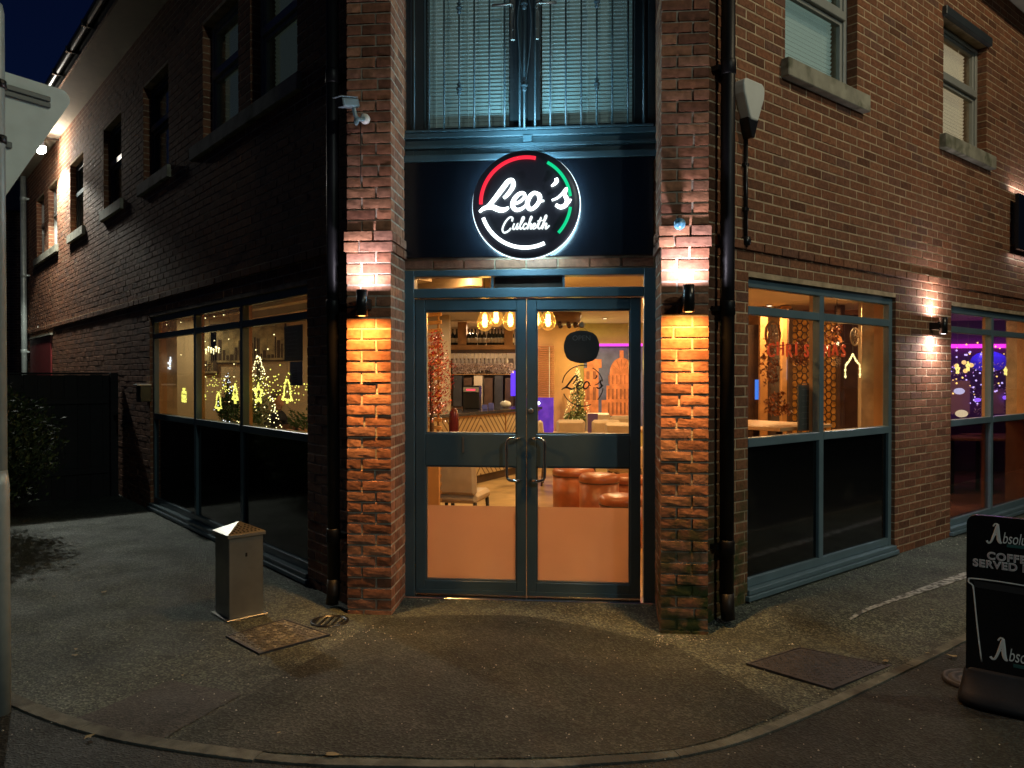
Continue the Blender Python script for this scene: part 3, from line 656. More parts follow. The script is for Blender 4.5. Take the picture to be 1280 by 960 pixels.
# brick strip over the frame, black fascia, steel ledge
bs = MB().box(-.885, .885, .0, .10, 2.30, 2.42); bso = bs.build('lintel_course', M['mortar'], building)
sb = MB(); x = -.88; rr = random.Random(9)
while x < .86: sb.bbox(x, min(x + .208, .884), -.012 + rr.uniform(-.001, .001), .02, 2.312, 2.37, .002); x += .219
sb.build('lintel_bricks', M['brick_pier'], bso)
fa = MB(); fa.bbox(-.885, .862, -.035, .02, 2.385, 3.055, .005); FA = fa.build('fascia_panel', M['fascia'], building)
for s_ in (-1,):
    MB().bbox(-.880, -.868, -.047, -.036, 2.42, 3.02, .001).build('fascia_trim', M['frame'], FA)
sw = MB()
for k in range(9): sw.box(.866, .90, -.03, .02, 2.40 + k*CO, 2.40 + k*CO + CO - .011)
sw.build('fascia_side_bricks', M['brick_pier'], FA)
le = MB()
le.bbox(-.885, .885, -.040, .05, 3.058, 3.105, .004); le.box(-.885, .885, -.005, .05, 3.105, 3.15); le.bbox(-.885, .885, -.03, .05, 3.15, 3.175, .003)
le.box(-.885, .885, 0, .05, 3.175, 3.22); le.bbox(-.91, .91, -.030, .05, 3.222, 3.262, .005)
for k in range(15): le.box(-.82 + k*.115, -.808 + k*.115, -.012, .0, 3.107, 3.148)
le.box(-.03, .03, -.045, -.0, 3.178, 3.221)
le.build('balcony_ledge', M['frame'], building)
# balcony doors
bd = MB()
for a, c in ((-.88, -.83), (-.80, -.735), (.735, .80), (.83, .88)): bd.bbox(a, c, .03, .10, 3.26, 5.0)
bd.box(-.83, -.80, .05, .09, 3.26, 5.0); bd.box(.80, .83, .05, .09, 3.26, 5.0)
for a, c in ((-.185, -.125), (-.095, -.0505), (.0, .045), (.085, .145)): pass
bd.bbox(-.130, -.045, .03, .10, 3.262, 5.0); bd.bbox(.0, .085, .03, .10, 3.262, 5.0); bd.box(-.045, .0, .05, .09, 3.262, 5.0)
bd.bbox(-.735, -.130, .032, .098, 3.262, 3.315); bd.bbox(.085, .735, .032, .098, 3.262, 3.315); bd.bbox(-.735, .735, .032, .098, 4.94, 5.0)
BD = bd.build('balcony_door', M['frame_dark'], building)
for a, c in ((-.735, -.130), (.085, .735)):
    MB().box(a, c, .06, .066, 3.315, 4.94).build('pane', M['glass'], BD)
    s = MB(); z = 3.32
    while z < 4.93: s.add([(a + .01, .112, z), (c - .01, .112, z), (c - .01, .098, z + .020), (a + .01, .098, z + .020)], [(0, 1, 2, 3)]); z += .027
    for k in (.12, .5, .9): x = a + (c - a) * k; s.box(x, x + .004, .09, .092, 3.3, 4.94)
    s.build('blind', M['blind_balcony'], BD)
MB().box(-.8, .8, .17, .19, 3.2, 5.0).build('backing', M['wall_brown'], BD)
for hx, s_ in ((-.105, -1), (.062, 1)):
    h = MB(); h.bbox(hx - .018, hx + .018, .012, .03, 3.90, 4.19, .006); h.tube([(hx, .02, 4.13), (hx, -.03, 4.13), (hx + s_*.02, -.035, 4.13), (hx + s_*.14, -.035, 4.125)], .010, 8); h.tube([(hx, .008, 3.98), (hx, .014, 3.98)], .010, 8); h.build('handle', M['steel'], BD)
# juliet railing in front
rl = MB()
for k in range(16):
    x = -.795 + k * (1.59 / 15); rl.tube([(x, -.03, 3.262), (x, -.03, 4.30)], .0065, 8)
    if k in (3, 12) : 
        for zz in (3.56, 4.12): rl.lathe([(.006, -.045), (.017, -.03), (.009, -.015), (.021, -.006), (.021, .006), (.009, .015), (.017, .03), (.006, .045)], (x, -.03, zz), 10)
rl.tube([(-.02, -.05, 3.262), (-.02, -.05, 4.30)], .0075, 8)
for zz in (3.56, 4.12): rl.lathe([(.006, -.045), (.018, -.03), (.009, -.015), (.023, -.006), (.023, .006), (.009, .015), (.018, .03), (.006, .045)], (-.02, -.05, zz), 10)
for s_ in (-1, 1): rl.tube(spline([(-.02 + s_*.012, -.04, 4.25), (-.02 + s_*.045, -.04, 4.05), (-.02 + s_*.035, -.04, 3.8), (-.02 + s_*.010, -.04, 3.6)], 6), .004, 6)
rl.bbox(-.86, .86, -.05, -.012, 4.30, 4.33, .004); rl.bbox(-.86, .86, -.042, -.020, 3.264, 3.278, .002)
rl.build('railing', M['frame'], building)

# downpipes
def downpipe(Mx, u, n, z0, z1, r=.042, m=None, par=building, shoe=True):
    b = MB(Mx); b.tube([(u, n, z0 + .16), (u, n, z1)], r, 16)
    z = z0 + .5
    while z < z1: b.lathe([(r, -.05), (r + .006, -.045), (r + .006, .03), (r + .003, .04), (r, .045)], (u, n, z), 16); b.box(u - .07, u + .07, 0, n - r*.6, z - .02, z + .012); z += 1.55
    if shoe: b.tube([(u, n, z0 + .2), (u, n + .004, z0 + .1), (u, n + .012, z0 + .03)], r * 1.04, 16)
    return b.build('downpipe', m or M['pipe'], par)
downpipe(ML, .72, .085, -.02, 5.6, .042); downpipe(MR, .745, .085, -.05, 5.6, .044)
MB(MR).tube([(.80, .015, .1), (.80, .015, 5.5)], .014, 8).build('cable', M['pipe'], building)
downpipe(ML, 14.35, .10, 0, 5.6, .055, M['post'])
# far left details: maroon door, vents
md = MB(ML); md.bbox(11.8, 14.1, .004, .03, .0, 2.28); MD = md.build('door', M['maroon'], building); MD['label'] = 'maroon painted panel door at the far left end'
MB(ML).box(11.72, 14.15, .004, .045, 2.29, 2.32).build('door_head', M['stone'], MD)
# plinth drip under windows
for Mx, op in ((ML, LG), (MR, RG), (MR, RG2)):
    MB(Mx).bbox(op[0] - .02, op[1] + .02, -.1, .035, .012, .047, .004).build('plinth', M['frame_win'], building)

# ------------------------------------------------------------------ interior shell (parts of the building)
ish = MB()
ish.box(-7.1, -1.6, 5.9, 6.05, 0, 2.6)
it = ish.build('partition', M['wall_tan'], building)
MB().box(-2.75, -2.6, 6.05, 9.4, 0, 2.6).build('partition', M['wall_tan'], building)
MB().box(-2.6, -.42, 8.9, 9.05, 0, 2.6).build('partition', M['wall_tan'], building)
MB().box(-.42, .30, 7.95, 8.1, 0, 2.6).build('partition', M['wall_orange'], building)
MB().box(-.05, 1.75, 8.0, 8.15, 0, 2.6).build('partition', M['wall_olive'], building)
MB().box(1.75, 1.85, 5.6, 8.15, 0, 2.6).build('partition', M['wall_tan'], building)
MB().box(1.85, 4.7, 5.6, 5.75, 0, 2.6).build('partition', M['wall_orange'], building)
MB().box(4.6, 4.7, 5.75, 8.0, 0, 2.6).build('partition', M['wall_brown'], building)
MB().box(4.7, 9.8, 7.9, 8.05, 0, 2.6).build('partition', mat('purple_wall', (.16, .08, .22), rough=.8), building)
fl = MB(); poly = [(-.9, .05), (.9, .05), (8.9, 8.05), (8.9, 9.4), (-9.0, 9.4), (-9.0, 8.2)]
M['floorw'] = mat('oak_floor_boards', (.42, .28, .12), rough=.35, noise_amt=.4, noise_scale=3)
fl.prism(poly, -.06, .0); fl.build('interior_floor', M['floorw'], building)
ce = MB(); ce.prism([(-1.0, .09), (1.0, .09), (9.1, 8.2), (9.1, 9.5), (-9.2, 9.5), (-9.2, 8.4)], 2.46, 2.52); ce.build('interior_ceiling', M['ceil'], building)
ce = MB(); ce.prism([(-1.0, .15), (1.0, .15), (9.1, 8.25), (-9.2, 8.45)], 3.1, 3.16); ce.build('upper_floor', M['wall_brown'], building)

# ------------------------------------------------------------------ roundel sign
SC = .365 / 408.0
def sp(x, y, y3=0): return Vector(((x - 572) * SC, y3, -(y - 500) * SC))
LEO = [([(408, 458), (440, 428), (478, 372), (474, 330), (444, 332), (400, 385), (345, 455), (300, 508), (262, 535)], [12, 15, 17, 17, 18, 19, 18, 16, 13]),
       ([(224, 558), (262, 530), (318, 522), (372, 543), (412, 545), (446, 528)], [10, 15, 19, 20, 17, 9]),
       ([(482, 505), (528, 488), (566, 452), (556, 424), (520, 432), (484, 474), (476, 520), (505, 548), (552, 535), (596, 492)], [10, 11, 12, 13, 15, 17, 17, 15, 12, 8]),
       ([(668, 432), (636, 424), (604, 452), (586, 500), (600, 540), (632, 538), (668, 500), (682, 456), (668, 432), (682, 482), (712, 484)], [13, 14, 16, 17, 16, 14, 15, 15, 13, 10, 7]),
       ([(800, 318), (806, 338), (790, 360), (766, 376)], [13, 15, 12, 7]),
       ([(770, 482), (812, 464), (850, 430), (878, 396), (866, 440), (884, 482), (872, 518), (836, 534), (798, 516)], [8, 9, 10, 11, 14, 17, 17, 16, 13]),
       ([(872, 520), (896, 500), (914, 476)], [10, 9, 6])]
CUL = [([(470, 632), (474, 606), (450, 604), (418, 640), (398, 690), (412, 716), (446, 702), (462, 682)], 7),
       ([(488, 648), (476, 680), (484, 692), (500, 678), (514, 648), (504, 680), (510, 691), (522, 678)], 6),
       ([(522, 678), (558, 620), (560, 602), (548, 608), (532, 660), (530, 684), (538, 690), (548, 680)], 6),
       ([(582, 660), (576, 650), (562, 658), (554, 680), (562, 691), (578, 684), (584, 678)], 6),
       ([(584, 680), (616, 618), (620, 602), (610, 606), (586, 692), (600, 662), (612, 652), (616, 660), (608, 684), (614, 691), (624, 680)], 5.5),
       ([(624, 680), (644, 666), (644, 652), (632, 656), (624, 680), (634, 691), (652, 682)], 5.5),
       ([(652, 682), (690, 606), (668, 670), (668, 686), (678, 690), (690, 680)], 6), ([(660, 634), (704, 629)], 4),
       ([(690, 680), (724, 618), (730, 594), (718, 604), (696, 692), (712, 662), (726, 652), (730, 660), (722, 684), (728, 691), (752, 668)], 6)]
def arc(a0, a1, r, cx=572, cyy=492, n=36): return [(cx + r*math.cos(math.radians(a0 + (a1-a0)*k/n)), cyy - r*math.sin(math.radians(a0 + (a1-a0)*k/n))) for k in range(n+1)]
def strokes(mb, defs, f, y, rs, flat=.5, k=6, n=8):
    for pts, w in defs:
        P3 = spline([(*p, 0) for p in pts], k)
        if isinstance(w, list):
            ws = [v.x for v in spline([(a, 0, 0) for a in w], k)]
        else: ws = [w] * len(P3)
        mb.tube([f(p.x, p.y, y) for p in P3], [max(.0005, v) * rs for v in ws], n, flat=flat, up=(0, 1, 0))
    return mb
sg = thing('roundel_sign', 'round black illuminated sign with white lettering and red, white and green arcs', 'sign', (.0, -.15, 2.716))
DY = 0
ds = MB(Matrix.Rotation(PI/2, 4, 'X')); ds.lathe([(.30, -.035), (.355, -.035), (.362, -.030), (.362, .024), (.357, .030), (.30, .030)], n=96)
ds.build('disc', mat('roundel_black', (.035, .042, .06), rough=.35), sg)
rg = MB(Matrix.Rotation(PI/2, 4, 'X')); pts = [Vector((.3665*math.cos(a), .3665*math.sin(a), -.012)) for a in [2*PI*k/96 for k in range(97)]]; rg.tube(pts, .0028, 6, cap=False)
rg.build('edge_glow', glow('edge_glow', (.75, .93, 1), 3), sg)
bkr = MB(Matrix.Rotation(PI/2, 4, 'X')); pts = [Vector((.354*math.cos(a), .354*math.sin(a), -.044)) for a in [2*PI*k/96 for k in range(97)]]; bkr.tube(pts, .006, 6, cap=False)
bkr.build('back_halo', glow('back_halo', (.40, .78, 1), 80), sg)
lw = glow('sign_white', (.88, 1, 1), 3.2); lw2 = glow('sign_white_small', (.88, 1, 1), 1.5)
strokes(MB(), LEO, sp, -.052, SC, .45).build('lettering', lw, sg)
strokes(MB(), CUL, sp, -.048, SC, .5).build('lettering', lw2, sg)
lamp('AREA', (0, -.06, .395), 6, (.35, .78, 1), (.34, .02), (0, -.12, 1), sg); lamp('AREA', (0, -.045, -.372), 3.0, (.50, .82, 1), (.34, .02), (0, -.12, -1), sg)  # unseen lamps added above and below the disc to spread its glow
lamp('AREA', (0, -.085, -.02), 2.6, (.70, .90, 1), (.5, .4), (0, -1, 0), sg)  # unseen fill lamp added in front of the disc for the letters' glow
def arcm(defs, w, m, nm): 
    b = MB()
    for a0, a1 in defs: b.tube([sp(x, y, -.046) for x, y in arc(a0, a1, 338)], w * SC, 10, flat=.6, up=(0, 1, 0))
    return b.build(nm, m, sg)
arcm([(77, 181)], 14, glow('sign_red', (1, .02, .05), 1.15), 'red_arc')
arcm([(61, 7)], 12, glow('sign_green', (.0, .75, .30), 1.0), 'green_arc'); arcm([(-7, -43)], 12, glow('sign_green_low', (.0, .75, .30), 1.0), 'green_arc')
arcm([(199, 295)], 14, lw, 'white_arc')
# halo tubes of light just behind the letters, on the disc

# ------------------------------------------------------------------ lamps on walls
def updown(loc, rz, label, pu, pd, cu, cdn, r=.036, h=.165, beam=0, grp='up and down wall lamps'):
    t = thing('wall_lamp', label, 'wall lamp', loc, rz, grp)
    b = MB(); b.lathe([(r - .006, -h/2 + .012), (r - .006, -h/2), (r, -h/2), (r, h/2), (r - .006, h/2), (r - .006, h/2 - .012)], (0, 0, 0), 24)
    b.build('housing', M['black'], t)
    MB().bbox(-.025, .025, .03, .142, -.035, .035, .004).build('bracket', M['black'], t)
    em = MB(); em.lathe([(.001, -h/2 - .0005), (r*.6, -h/2 - .0005), (r*.6, -h/2 - .002), (.001, -h/2 - .002)], (0, 0, 0), 16)
    em.build('lens', glow('lamp_lens', cdn, 6, False), t)
    lamp('AREA', (0, 0, -h/2 - .006), pd, cdn, .05, (0, 0, -1), t)
    if beam: lamp('SPOT', (0, 0, -h/2 - .008), beam, (1, .50, .15), .02, (0, .10, -1), t, 62, 1.0)
    lamp('AREA', (0, 0, h/2 + .006), pu, cu, .05, (0, 0, 1), t)
    return t
WARM = (1, .43, .10); COOL = (.95, .86, 1)
updown((-1.016, -.565, 2.025), 0, 'black cylinder up and down lamp on the left entrance pier', 7, 10.5, COOL, WARM, beam=105)
updown((1.03, -.565, 2.035), 0, 'black cylinder up and down lamp on the right entrance pier', 9, 11.5, COOL, WARM, beam=105)
p = MR @ Vector((4.03, .115, 2.02)); updown(p, PI/4, 'black cylinder up and down lamp on the right wall between two windows', 8, 11, (1, .92, .95), (1, .92, .95), .034, .15)

# street lamps: one on the pavement edge at the right, one across the road behind the camera
def street_lamp(x, y, h, power, col, rz, lab, aim):
    t = thing('street_lamp', lab, 'street lamp', (x, y, 0), rz, 'street lamps')
    MB().tube([(0, 0, 0), (0, 0, 1.2), (0, 0, 1.25), (0, 0, h + .1)], [.08, .08, .055, .045], 14).build('post', M['post'], t)
    MB().bbox(-.75, .06, -.12, .12, h + .06, h + .14, .02).build('lantern', M['post'], t)
    lamp('SPOT', (-.5, 0, h), power, col, .12, aim, t, 170, .3)
street_lamp(6.9, -1.4, 8.0, 620, (1, .85, .56), PI*.25, 'tall street lamp on the right pavement', (0, 0, -1))
street_lamp(6.7, -9.2, 7.0, 860, (.84, .98, .88), PI/2, 'tall street lamp across the road', (0, .6, -1))

# floodlight on the far end of the left wall
fu, fz = wall_at(51, 178, 'L', .30)
fp = ML @ Vector((fu, .30, fz))
flood = thing('floodlight', 'bright white floodlight high on the far left end of the building', 'floodlight', fp, PI*.75)
fb = MB(); fb.bbox(-.11, .11, -.04, .04, -.08, .08, .01); fb.build('housing', M['black'], flood)
fb = MB(); fb.tube([(0, -.27, .09), (0, 0, .09), (0, 0, .0)], .018, 8); fb.build('bracket', M['black'], flood)
em = MB(); em.box(-.09, .09, -.06, .06, -.0845, -.081); em.ball((0, 0, -.11), .08, 12); em.build('lens', glow('flood_lens', (1, .98, .9), 60, False), flood)
lamp('SPOT', ML @ Vector((fu - .02, .33, fz - .20)), 800, (.97, 1, .88), .07, LU * -.10 + LN * .22 + Vector((0, 0, -1)), None, 134, .18)
lamp('POINT', ML @ Vector((fu - .25, .42, fz - .16)), 75, (1, .93, .80), .07)

# wall sign and its light, right edge of the view
u_, z_ = wall_at(1270, 248, 'R', .07)
ws = thing('wall_sign', 'dark backlit sign panel on the right wall at the edge of the view', 'sign', MR @ Vector((u_, .0, 0)), PI/4)
MB().bbox(0, 1.5, -.10, -.06, 2.93, 3.53, .004).build('panel', M['fascia'], ws)
MB().box(.1, 1.4, -.058, -.005, 3.0, 3.45).build('frame', M['black'], ws)
lamp('AREA', (.55, -.045, 3.56), 3.5, (.95, .97, 1), (1.1, .02), (0, 0, 1), ws); lamp('AREA', (.55, -.045, 2.90), 1.5, (.95, .97, 1), (1.1, .02), (0, 0, -1), ws)

# ------------------------------------------------------------------ fittings on the building
# CCTV on the left pier
cc = thing('security_camera', 'white and black bullet security camera high on the left pier', 'camera', (-1.06, -.435, 3.245)); cc.scale = (.72, .72, .72)
MB(Matrix.Rotation(PI/2, 4, 'X')).lathe([(.045, .0), (.045, .03), (.03, .045), (.012, .05)], (.045, -.02, 0), 18).build('base', M['white'], cc)
b = MB(); b.tube(spline([(.045, -.03, -.02), (.03, -.09, -.05), (-.01, -.11, -.03), (-.03, -.12, .05)], 6), .018, 10); b.ball((-.01, -.10, -.065), .03, 12, (.8, .8, 1.3)); b.build('arm', mat('camera_arm', (.14, .22, .25), rough=.3), cc)
Mc = Matrix.Translation((-.065, -.15, .075)) @ Matrix.Rotation(math.radians(-28), 4, 'Z') @ Matrix.Rotation(math.radians(14), 4, 'X')
M['cam_grey'] = mat('camera_grey', (.16, .21, .23), rough=.3)
b = MB(Mc); b.bbox(-.045, .045, -.11, .10, -.035, .045, .012); b.build('housing', M['cam_grey'], cc, bevel=.003)
b = MB(Mc); b.bbox(-.041, .041, -.117, -.111, -.031, .041, .004); b.build('lens_plate', M['black'], cc)
b = MB(Mc); b.bbox(-.052, .052, -.14, .08, .047, .055, .003); b.build('sunshield', M['cam_grey'], cc)
MB().tube([(.0, -.002, -.03), (.0, .0, -.6)], .004, 6).build('cable', M['black'], cc)
# glass globe fitting on the right pier
gl = thing('globe_fitting', 'small blue tinted glass globe on the right pier above the lamp', 'globe', (.985, -.47, 2.508))
MB().ball((0, 0, 0), .038, 20).build('globe', mat('blue_glass_globe', (.10, .28, .42), rough=.12, spec=.9, noise_amt=.9, noise_scale=26), gl)
MB(Matrix.Rotation(PI/2, 4, 'X')).lathe([(.026, -.045), (.026, -.02)], n=16).build('base', M['white'], gl)
# alarm box
u_, z_ = wall_at(938, 130, 'R', .05)
ab = thing('alarm_box', 'white shield shaped burglar alarm box above a black cable conduit on the right wall', 'alarm box', MR @ Vector((u_, 0, 3.44)), PI/4)
pol = [(-.135, .085), (-.10, .10), (.10, .10), (.135, .085), (.142, .05), (.135, .0), (.06, -.15), (.045, -.17), (-.045, -.17), (-.06, -.15), (-.135, .0), (-.142, .05)]
b = MB(); b.prism([(x*.86, z*.98) for x, z in pol], -.085, -.0, 'xz'); b.build('cover', M['white'], ab, bevel=.012)
b = MB(); b.prism([(-.062, -.150), (.062, -.150), (.016, -.28), (-.016, -.28)], -.075, 0, 'xz'); b.build('strobe', M['black'], ab, bevel=.006)
b = MB(); b.tube([(0, -.018, -.27), (0, -.018, -.98)], .013, 10); b.lathe([(.013, -.03), (.028, -.025), (.032, .0), (.028, .03), (.013, .035)], (0, -.02, -.97), 12)
for zz in (-.45, -.75): b.bbox(-.022, .022, -.03, 0, zz - .012, zz + .012, .003)
b.build('conduit', M['black'], ab)
# small fittings on the left wall
for i, (px, py, lab) in enumerate([(40, 405, 'white bullet security camera on the downpipe end of the left wall'), (92, 417, 'small white security camera over the string course of the left wall')]):
    u_, z_ = wall_at(px, py, 'L', .1)
    c = thing('security_camera', lab, 'camera', ML @ Vector((u_, .0, z_)), -PI*.75 if i else -PI*.75)
    c.rotation_euler = (0, 0, math.atan2(-LU.y, -LU.x))
    sc_ = 1.0 if i == 0 else .7
    b = MB(); b.tube([(0, 0, 0), (0, .12*sc_, 0)], .02*sc_, 8); b.bbox(-.12*sc_, .12*sc_, .09*sc_, .17*sc_, -.005, .07*sc_, .01); b.build('housing', M['white'], c)
    b = MB(); b.ball((0, .02, -.06*sc_), .035*sc_, 10); b.build('junction_box', M['white'], c)
u_, z_ = wall_at(175, 485, 'L', .1)
b = MB(ML); b.bbox(u_ - .09, u_ + .09, .0, .12, z_ - .16, z_ + .03, .006); b.m = 1; b.bbox(u_ - .1, u_ + .1, .0, .15, z_ + .031, z_ + .045, .003)
tag(b.build('post_box', [M['black'], M['white']]), 'small black wall box with pale lid beyond the left window', 'wall box')

# give way sign seen from behind, at the left edge
gp = CAM + Vector((-math.sin(YAW), math.cos(YAW), 0)) * 3.6 + Vector((math.cos(YAW), math.sin(YAW), 0)) * (-.6645 * 3.6)
gs = thing('road_sign', 'triangular road sign seen from behind on a grey post', 'road sign', (gp.x, gp.y, 0), math.radians(31 + 5.4) - math.radians(180) + PI)
gs.rotation_euler = (0, 0, math.radians(59 - 0) + math.radians(5.4))
ztop = 3.0
MB().tube([(0, 0, -.1), (0, 0, 3.24), (0, 0, 3.28), (0, 0, 3.30)], [.038, .038, .030, .010], 20).build('post', M['post'], gs)
MB().tube([(0, 0, -.1), (0, 0, 1.05), (0, 0, 1.12)], [.046, .046, .038], 20).build('base_sleeve', M['post'], gs)
tri = []
TW = .405; TH = .70
rad = .045
for (ox, oz), a0 in (((TW - rad*1.73, -rad), 90), ((0, -TH + rad*2), -30), ((-TW + rad*1.73, -rad), -150)):
    for k in range(7): a = math.radians(a0 - k*20); tri.append((ox + rad*math.cos(a), oz + rad*math.sin(a)))
b = MB(); b.prism([(x, z + ztop) for x, z in tri], .050, .054, 'xz'); b.build('plate', mat('pale_sign_back', (.50, .58, .54), rough=.5, noise_amt=.1), gs)
rdm = mat('rail_dark_metal', (.12, .14, .14), rough=.5, metal=.5)
for w_, za, zb in ((.27, .115, .09), (.27, .085, .06), (.09, .36, .33)): MB().bbox(-w_, w_, .034, .050, ztop - za, ztop - zb, .003).build('rail', rdm, gs)
b = MB(); 
for zz in (ztop - .09, ztop - .345): b.lathe([(.039, -.018), (.045, -.018), (.045, .018), (.039, .018)], (0, 0, zz), 16); b.tube([(0, -.04, zz), (0, -.065, zz)], .008, 6)
b.build('clip', M['black'], gs)

# ------------------------------------------------------------------ pavement furniture
bc = on_ground(285, 777)
bn = thing('ash_bin', 'square stainless steel bin with perforated pyramid lid on the pavement', 'bin', (-1.872, -.486, zg(-1.87, -.49)), math.radians(47.5))
MB().bbox(-.115, .115, -.115, .115, .012, .53, .004).build('body', M['steel'], bn)
MB().bbox(-.138, .138, -.138, .138, .0, .012, .003).build('base_plate', M['steel'], bn)
b = MB(); h0, h1, w = .53, .615, .128
b.bbox(-w, w, -w, w, h0, h0 + .022, .002)
# pyramid with real punched holes: a grid of cells where holes are recessed dark plates
def pyr(face):
    R_ = Matrix.Rotation(face * PI/2, 4, 'Z')
    A, B_, T = Vector((-w, -w, h0 + .022)), Vector((w, -w, h0 + .022)), Vector((0, 0, h1))
    b.add([R_ @ A, R_ @ B_, R_ @ T], [(0, 1, 2)])
for f_ in range(4): pyr(f_)
b.build('lid', M['steel'], bn)
b = MB()
for f_ in range(4):
    R_ = Matrix.Rotation(f_ * PI/2, 4, 'Z'); sl = Vector((0, w, h1 - h0 - .022)); nrm = Vector((0, -(h1 - h0 - .022), w)).normalized()
    for r_ in range(5):
        v = .14 + r_ * .13; half = w * (1 - v) - .022; n_ = max(1, int(2 * half / .024))
        for k in range(n_ + 1):
            x = -half + 2 * half * k / max(1, n_); c0 = Vector((x, -w, h0 + .022)) + sl * v + nrm * .0006
            tx = Vector((1, 0, 0)); ty = sl.normalized()
            b.add([R_ @ (c0 + (tx * math.cos(a) + ty * math.sin(a)) * .0072) for a in [2*PI*q/8 for q in range(8)]], [tuple(range(8))])
b.build('lid_hole', M['black'], bn)
MB().bbox(-.006, .006, -.119, -.1155, .40, .425, .001).build('lock', M['black'], bn)

# pavement sign
ps = thing('pavement_sign', 'black free standing cafe sign with white lettering on a grey rubber base', 'sign', (2.555, -1.49, zg(2.5, -1.5)), math.radians(-33))
def rrect(x0, x1, z0, z1, r, tops=True):
    P_ = []
    for (cx, cz, a0, rr_) in ((x1 - r, z1 - r, 0, r), (x0 + r, z1 - r, 90, r), (x0 + .01, z0 + .01, 180, .01), (x1 - .01, z0 + .01, 270, .01)):
        for k in range(8): a = math.radians(a0 + 90*k/7); P_.append((cx + rr_*math.cos(a), cz + rr_*math.sin(a)))
    return P_
Z0, Z1 = .15, .925; XL, XR = -.30, .10; XC = (XL + XR) / 2
b = MB(); b.prism(rrect(XL, XR, Z0, Z1, .045), -.016, .016, 'xz'); b.build('panel', M['sign_black'], ps)
b = MB(); prof = []
pts = [(.335*math.copysign(abs(math.cos(a))**.55, math.cos(a)), .20*math.copysign(abs(math.sin(a))**.8, math.sin(a))) for a in [2*PI*k/40 for k in range(40)]]
lay = [(1.0, 0.0), (1.0, .03), (.97, .06), (.93, .10), (.90, .15), (.86, .165)]
vs = []
for i_, (s_, z) in enumerate(lay):
    sy = [1, 1, .8, .45, .24, .20][i_]
    for x, y in pts: vs.append((XC + x*s_*.70, y*sy*.6, z))
n_ = 40
b.add(vs, [(i*n_ + j, i*n_ + (j+1) % n_, (i+1)*n_ + (j+1) % n_, (i+1)*n_ + j) for i in range(len(lay)-1) for j in range(n_)] + [list(range(n_))[::-1], [(len(lay)-1)*n_ + j for j in range(n_)]], smooth=True)
b.build('base', M['rubber'], ps)
def text(body, parent, loc, size, m, rot=(PI/2, 0, 0), offset=0, shear=0, extrude=.0006, align='LEFT', name='lettering', sx=1, space=1):
    c = bpy.data.curves.new(name, 'FONT'); c.body = body; c.size = size; c.offset = offset; c.shear = shear; c.extrude = extrude; c.align_x = align; c.space_character = space
    c.materials.append(m); o = bpy.data.objects.new(name, c); COL.objects.link(o); o.location = loc; o.rotation_euler = rot; o.scale = (sx, 1, 1)
    bpy.context.view_layer.update()
    me = bpy.data.meshes.new_from_object(o.evaluated_get(bpy.context.evaluated_depsgraph_get())); me.name = name
    if not me.materials: me.materials.append(m)
    q = bpy.data.objects.new(name, me); COL.objects.link(q); q.location = loc; q.rotation_euler = rot; q.scale = (sx, 1, 1)
    if parent: q.parent = parent
    bpy.data.objects.remove(o); bpy.data.curves.remove(c)
    return q
tw = mat('printed_white', (.85, .87, .85), rough=.5); tm = mat('printed_maroon', (.42, .20, .23), rough=.5); tt = mat('printed_teal', (.03, .12, .11), rough=.5); tgrey = mat('printed_grey', (.30, .33, .34), rough=.5)
yf = -.0175
def absolute(x, z, s, par):
    # swash capital A drawn as strokes, the rest set in type
    def f(a, b_, y): return Vector((x + a*s*.66, y, z + b_*s))
    A_ = [([(-.42, .04), (-.30, -.06), (-.12, .02), (.10, .42), (.26, .78), (.34, .98)], [.05, .05, .05, .06, .07, .04]), ([(.34, .98), (.36, .6), (.40, .2), (.50, .02), (.62, .02)], [.05, .08, .09, .07, .04]), ([(-.02, .34), (.2, .40), (.46, .36)], .03), ([(.34, .98), (.15, .98), (.02, .84)], .035)]
    strokes(MB(), A_, f, yf - .001, s, .02, 6, 8).build('lettering', tw, par)
    text('bsolute', par, (x + .42*s, yf, z), s*.85, tw, shear=.25, sx=.58)
absolute(-.188, .800, .092, ps)
MB().bbox(-.13, -.02, yf - .001, yf + .001, .783, .797, .0005).build('logo_strip', tt, ps)
for body, x, z, s_ in (('COFFEE', -.212, .714, .050), ('SERVED HERE', -.272, .672, .050)):
    text(body, ps, (x, yf, z), s_, tw, offset=.0022, sx=1.0, space=1.12); text(body, ps, (x, yf - .0015, z), s_, tm, offset=-.0016, sx=1.0, space=1.12)
f2 = lambda a, c_, y: Vector((a, y, c_))
def cupline(pts, nm='cup_outline'): strokes(MB(), [(pts, .0032)], f2, yf, 1, .1, 5).build(nm, tw, ps)
cupline([(-.232, .20), (-.252, .38), (-.268, .55), (-.274, .575), (-.288, .585), (-.290, .598), (-.278, .607), (-.19, .610), (-.10, .609), (0, .606), (.085, .60), (.088, .585), (.068, .55), (.052, .38), (.032, .20)])
MB().prism([(-.268, .598), (.075, .590), (.070, .560), (-.262, .566)], yf - .0004, yf + .001, 'xz').build('cup_band', mat('cup_band', (.03, .03, .032), rough=.5), ps)
absolute(-.165, .232, .105, ps)
MB().bbox(-.10, .03, yf - .001, yf + .001, .205, .222, .0005).build('logo_strip', tt, ps)

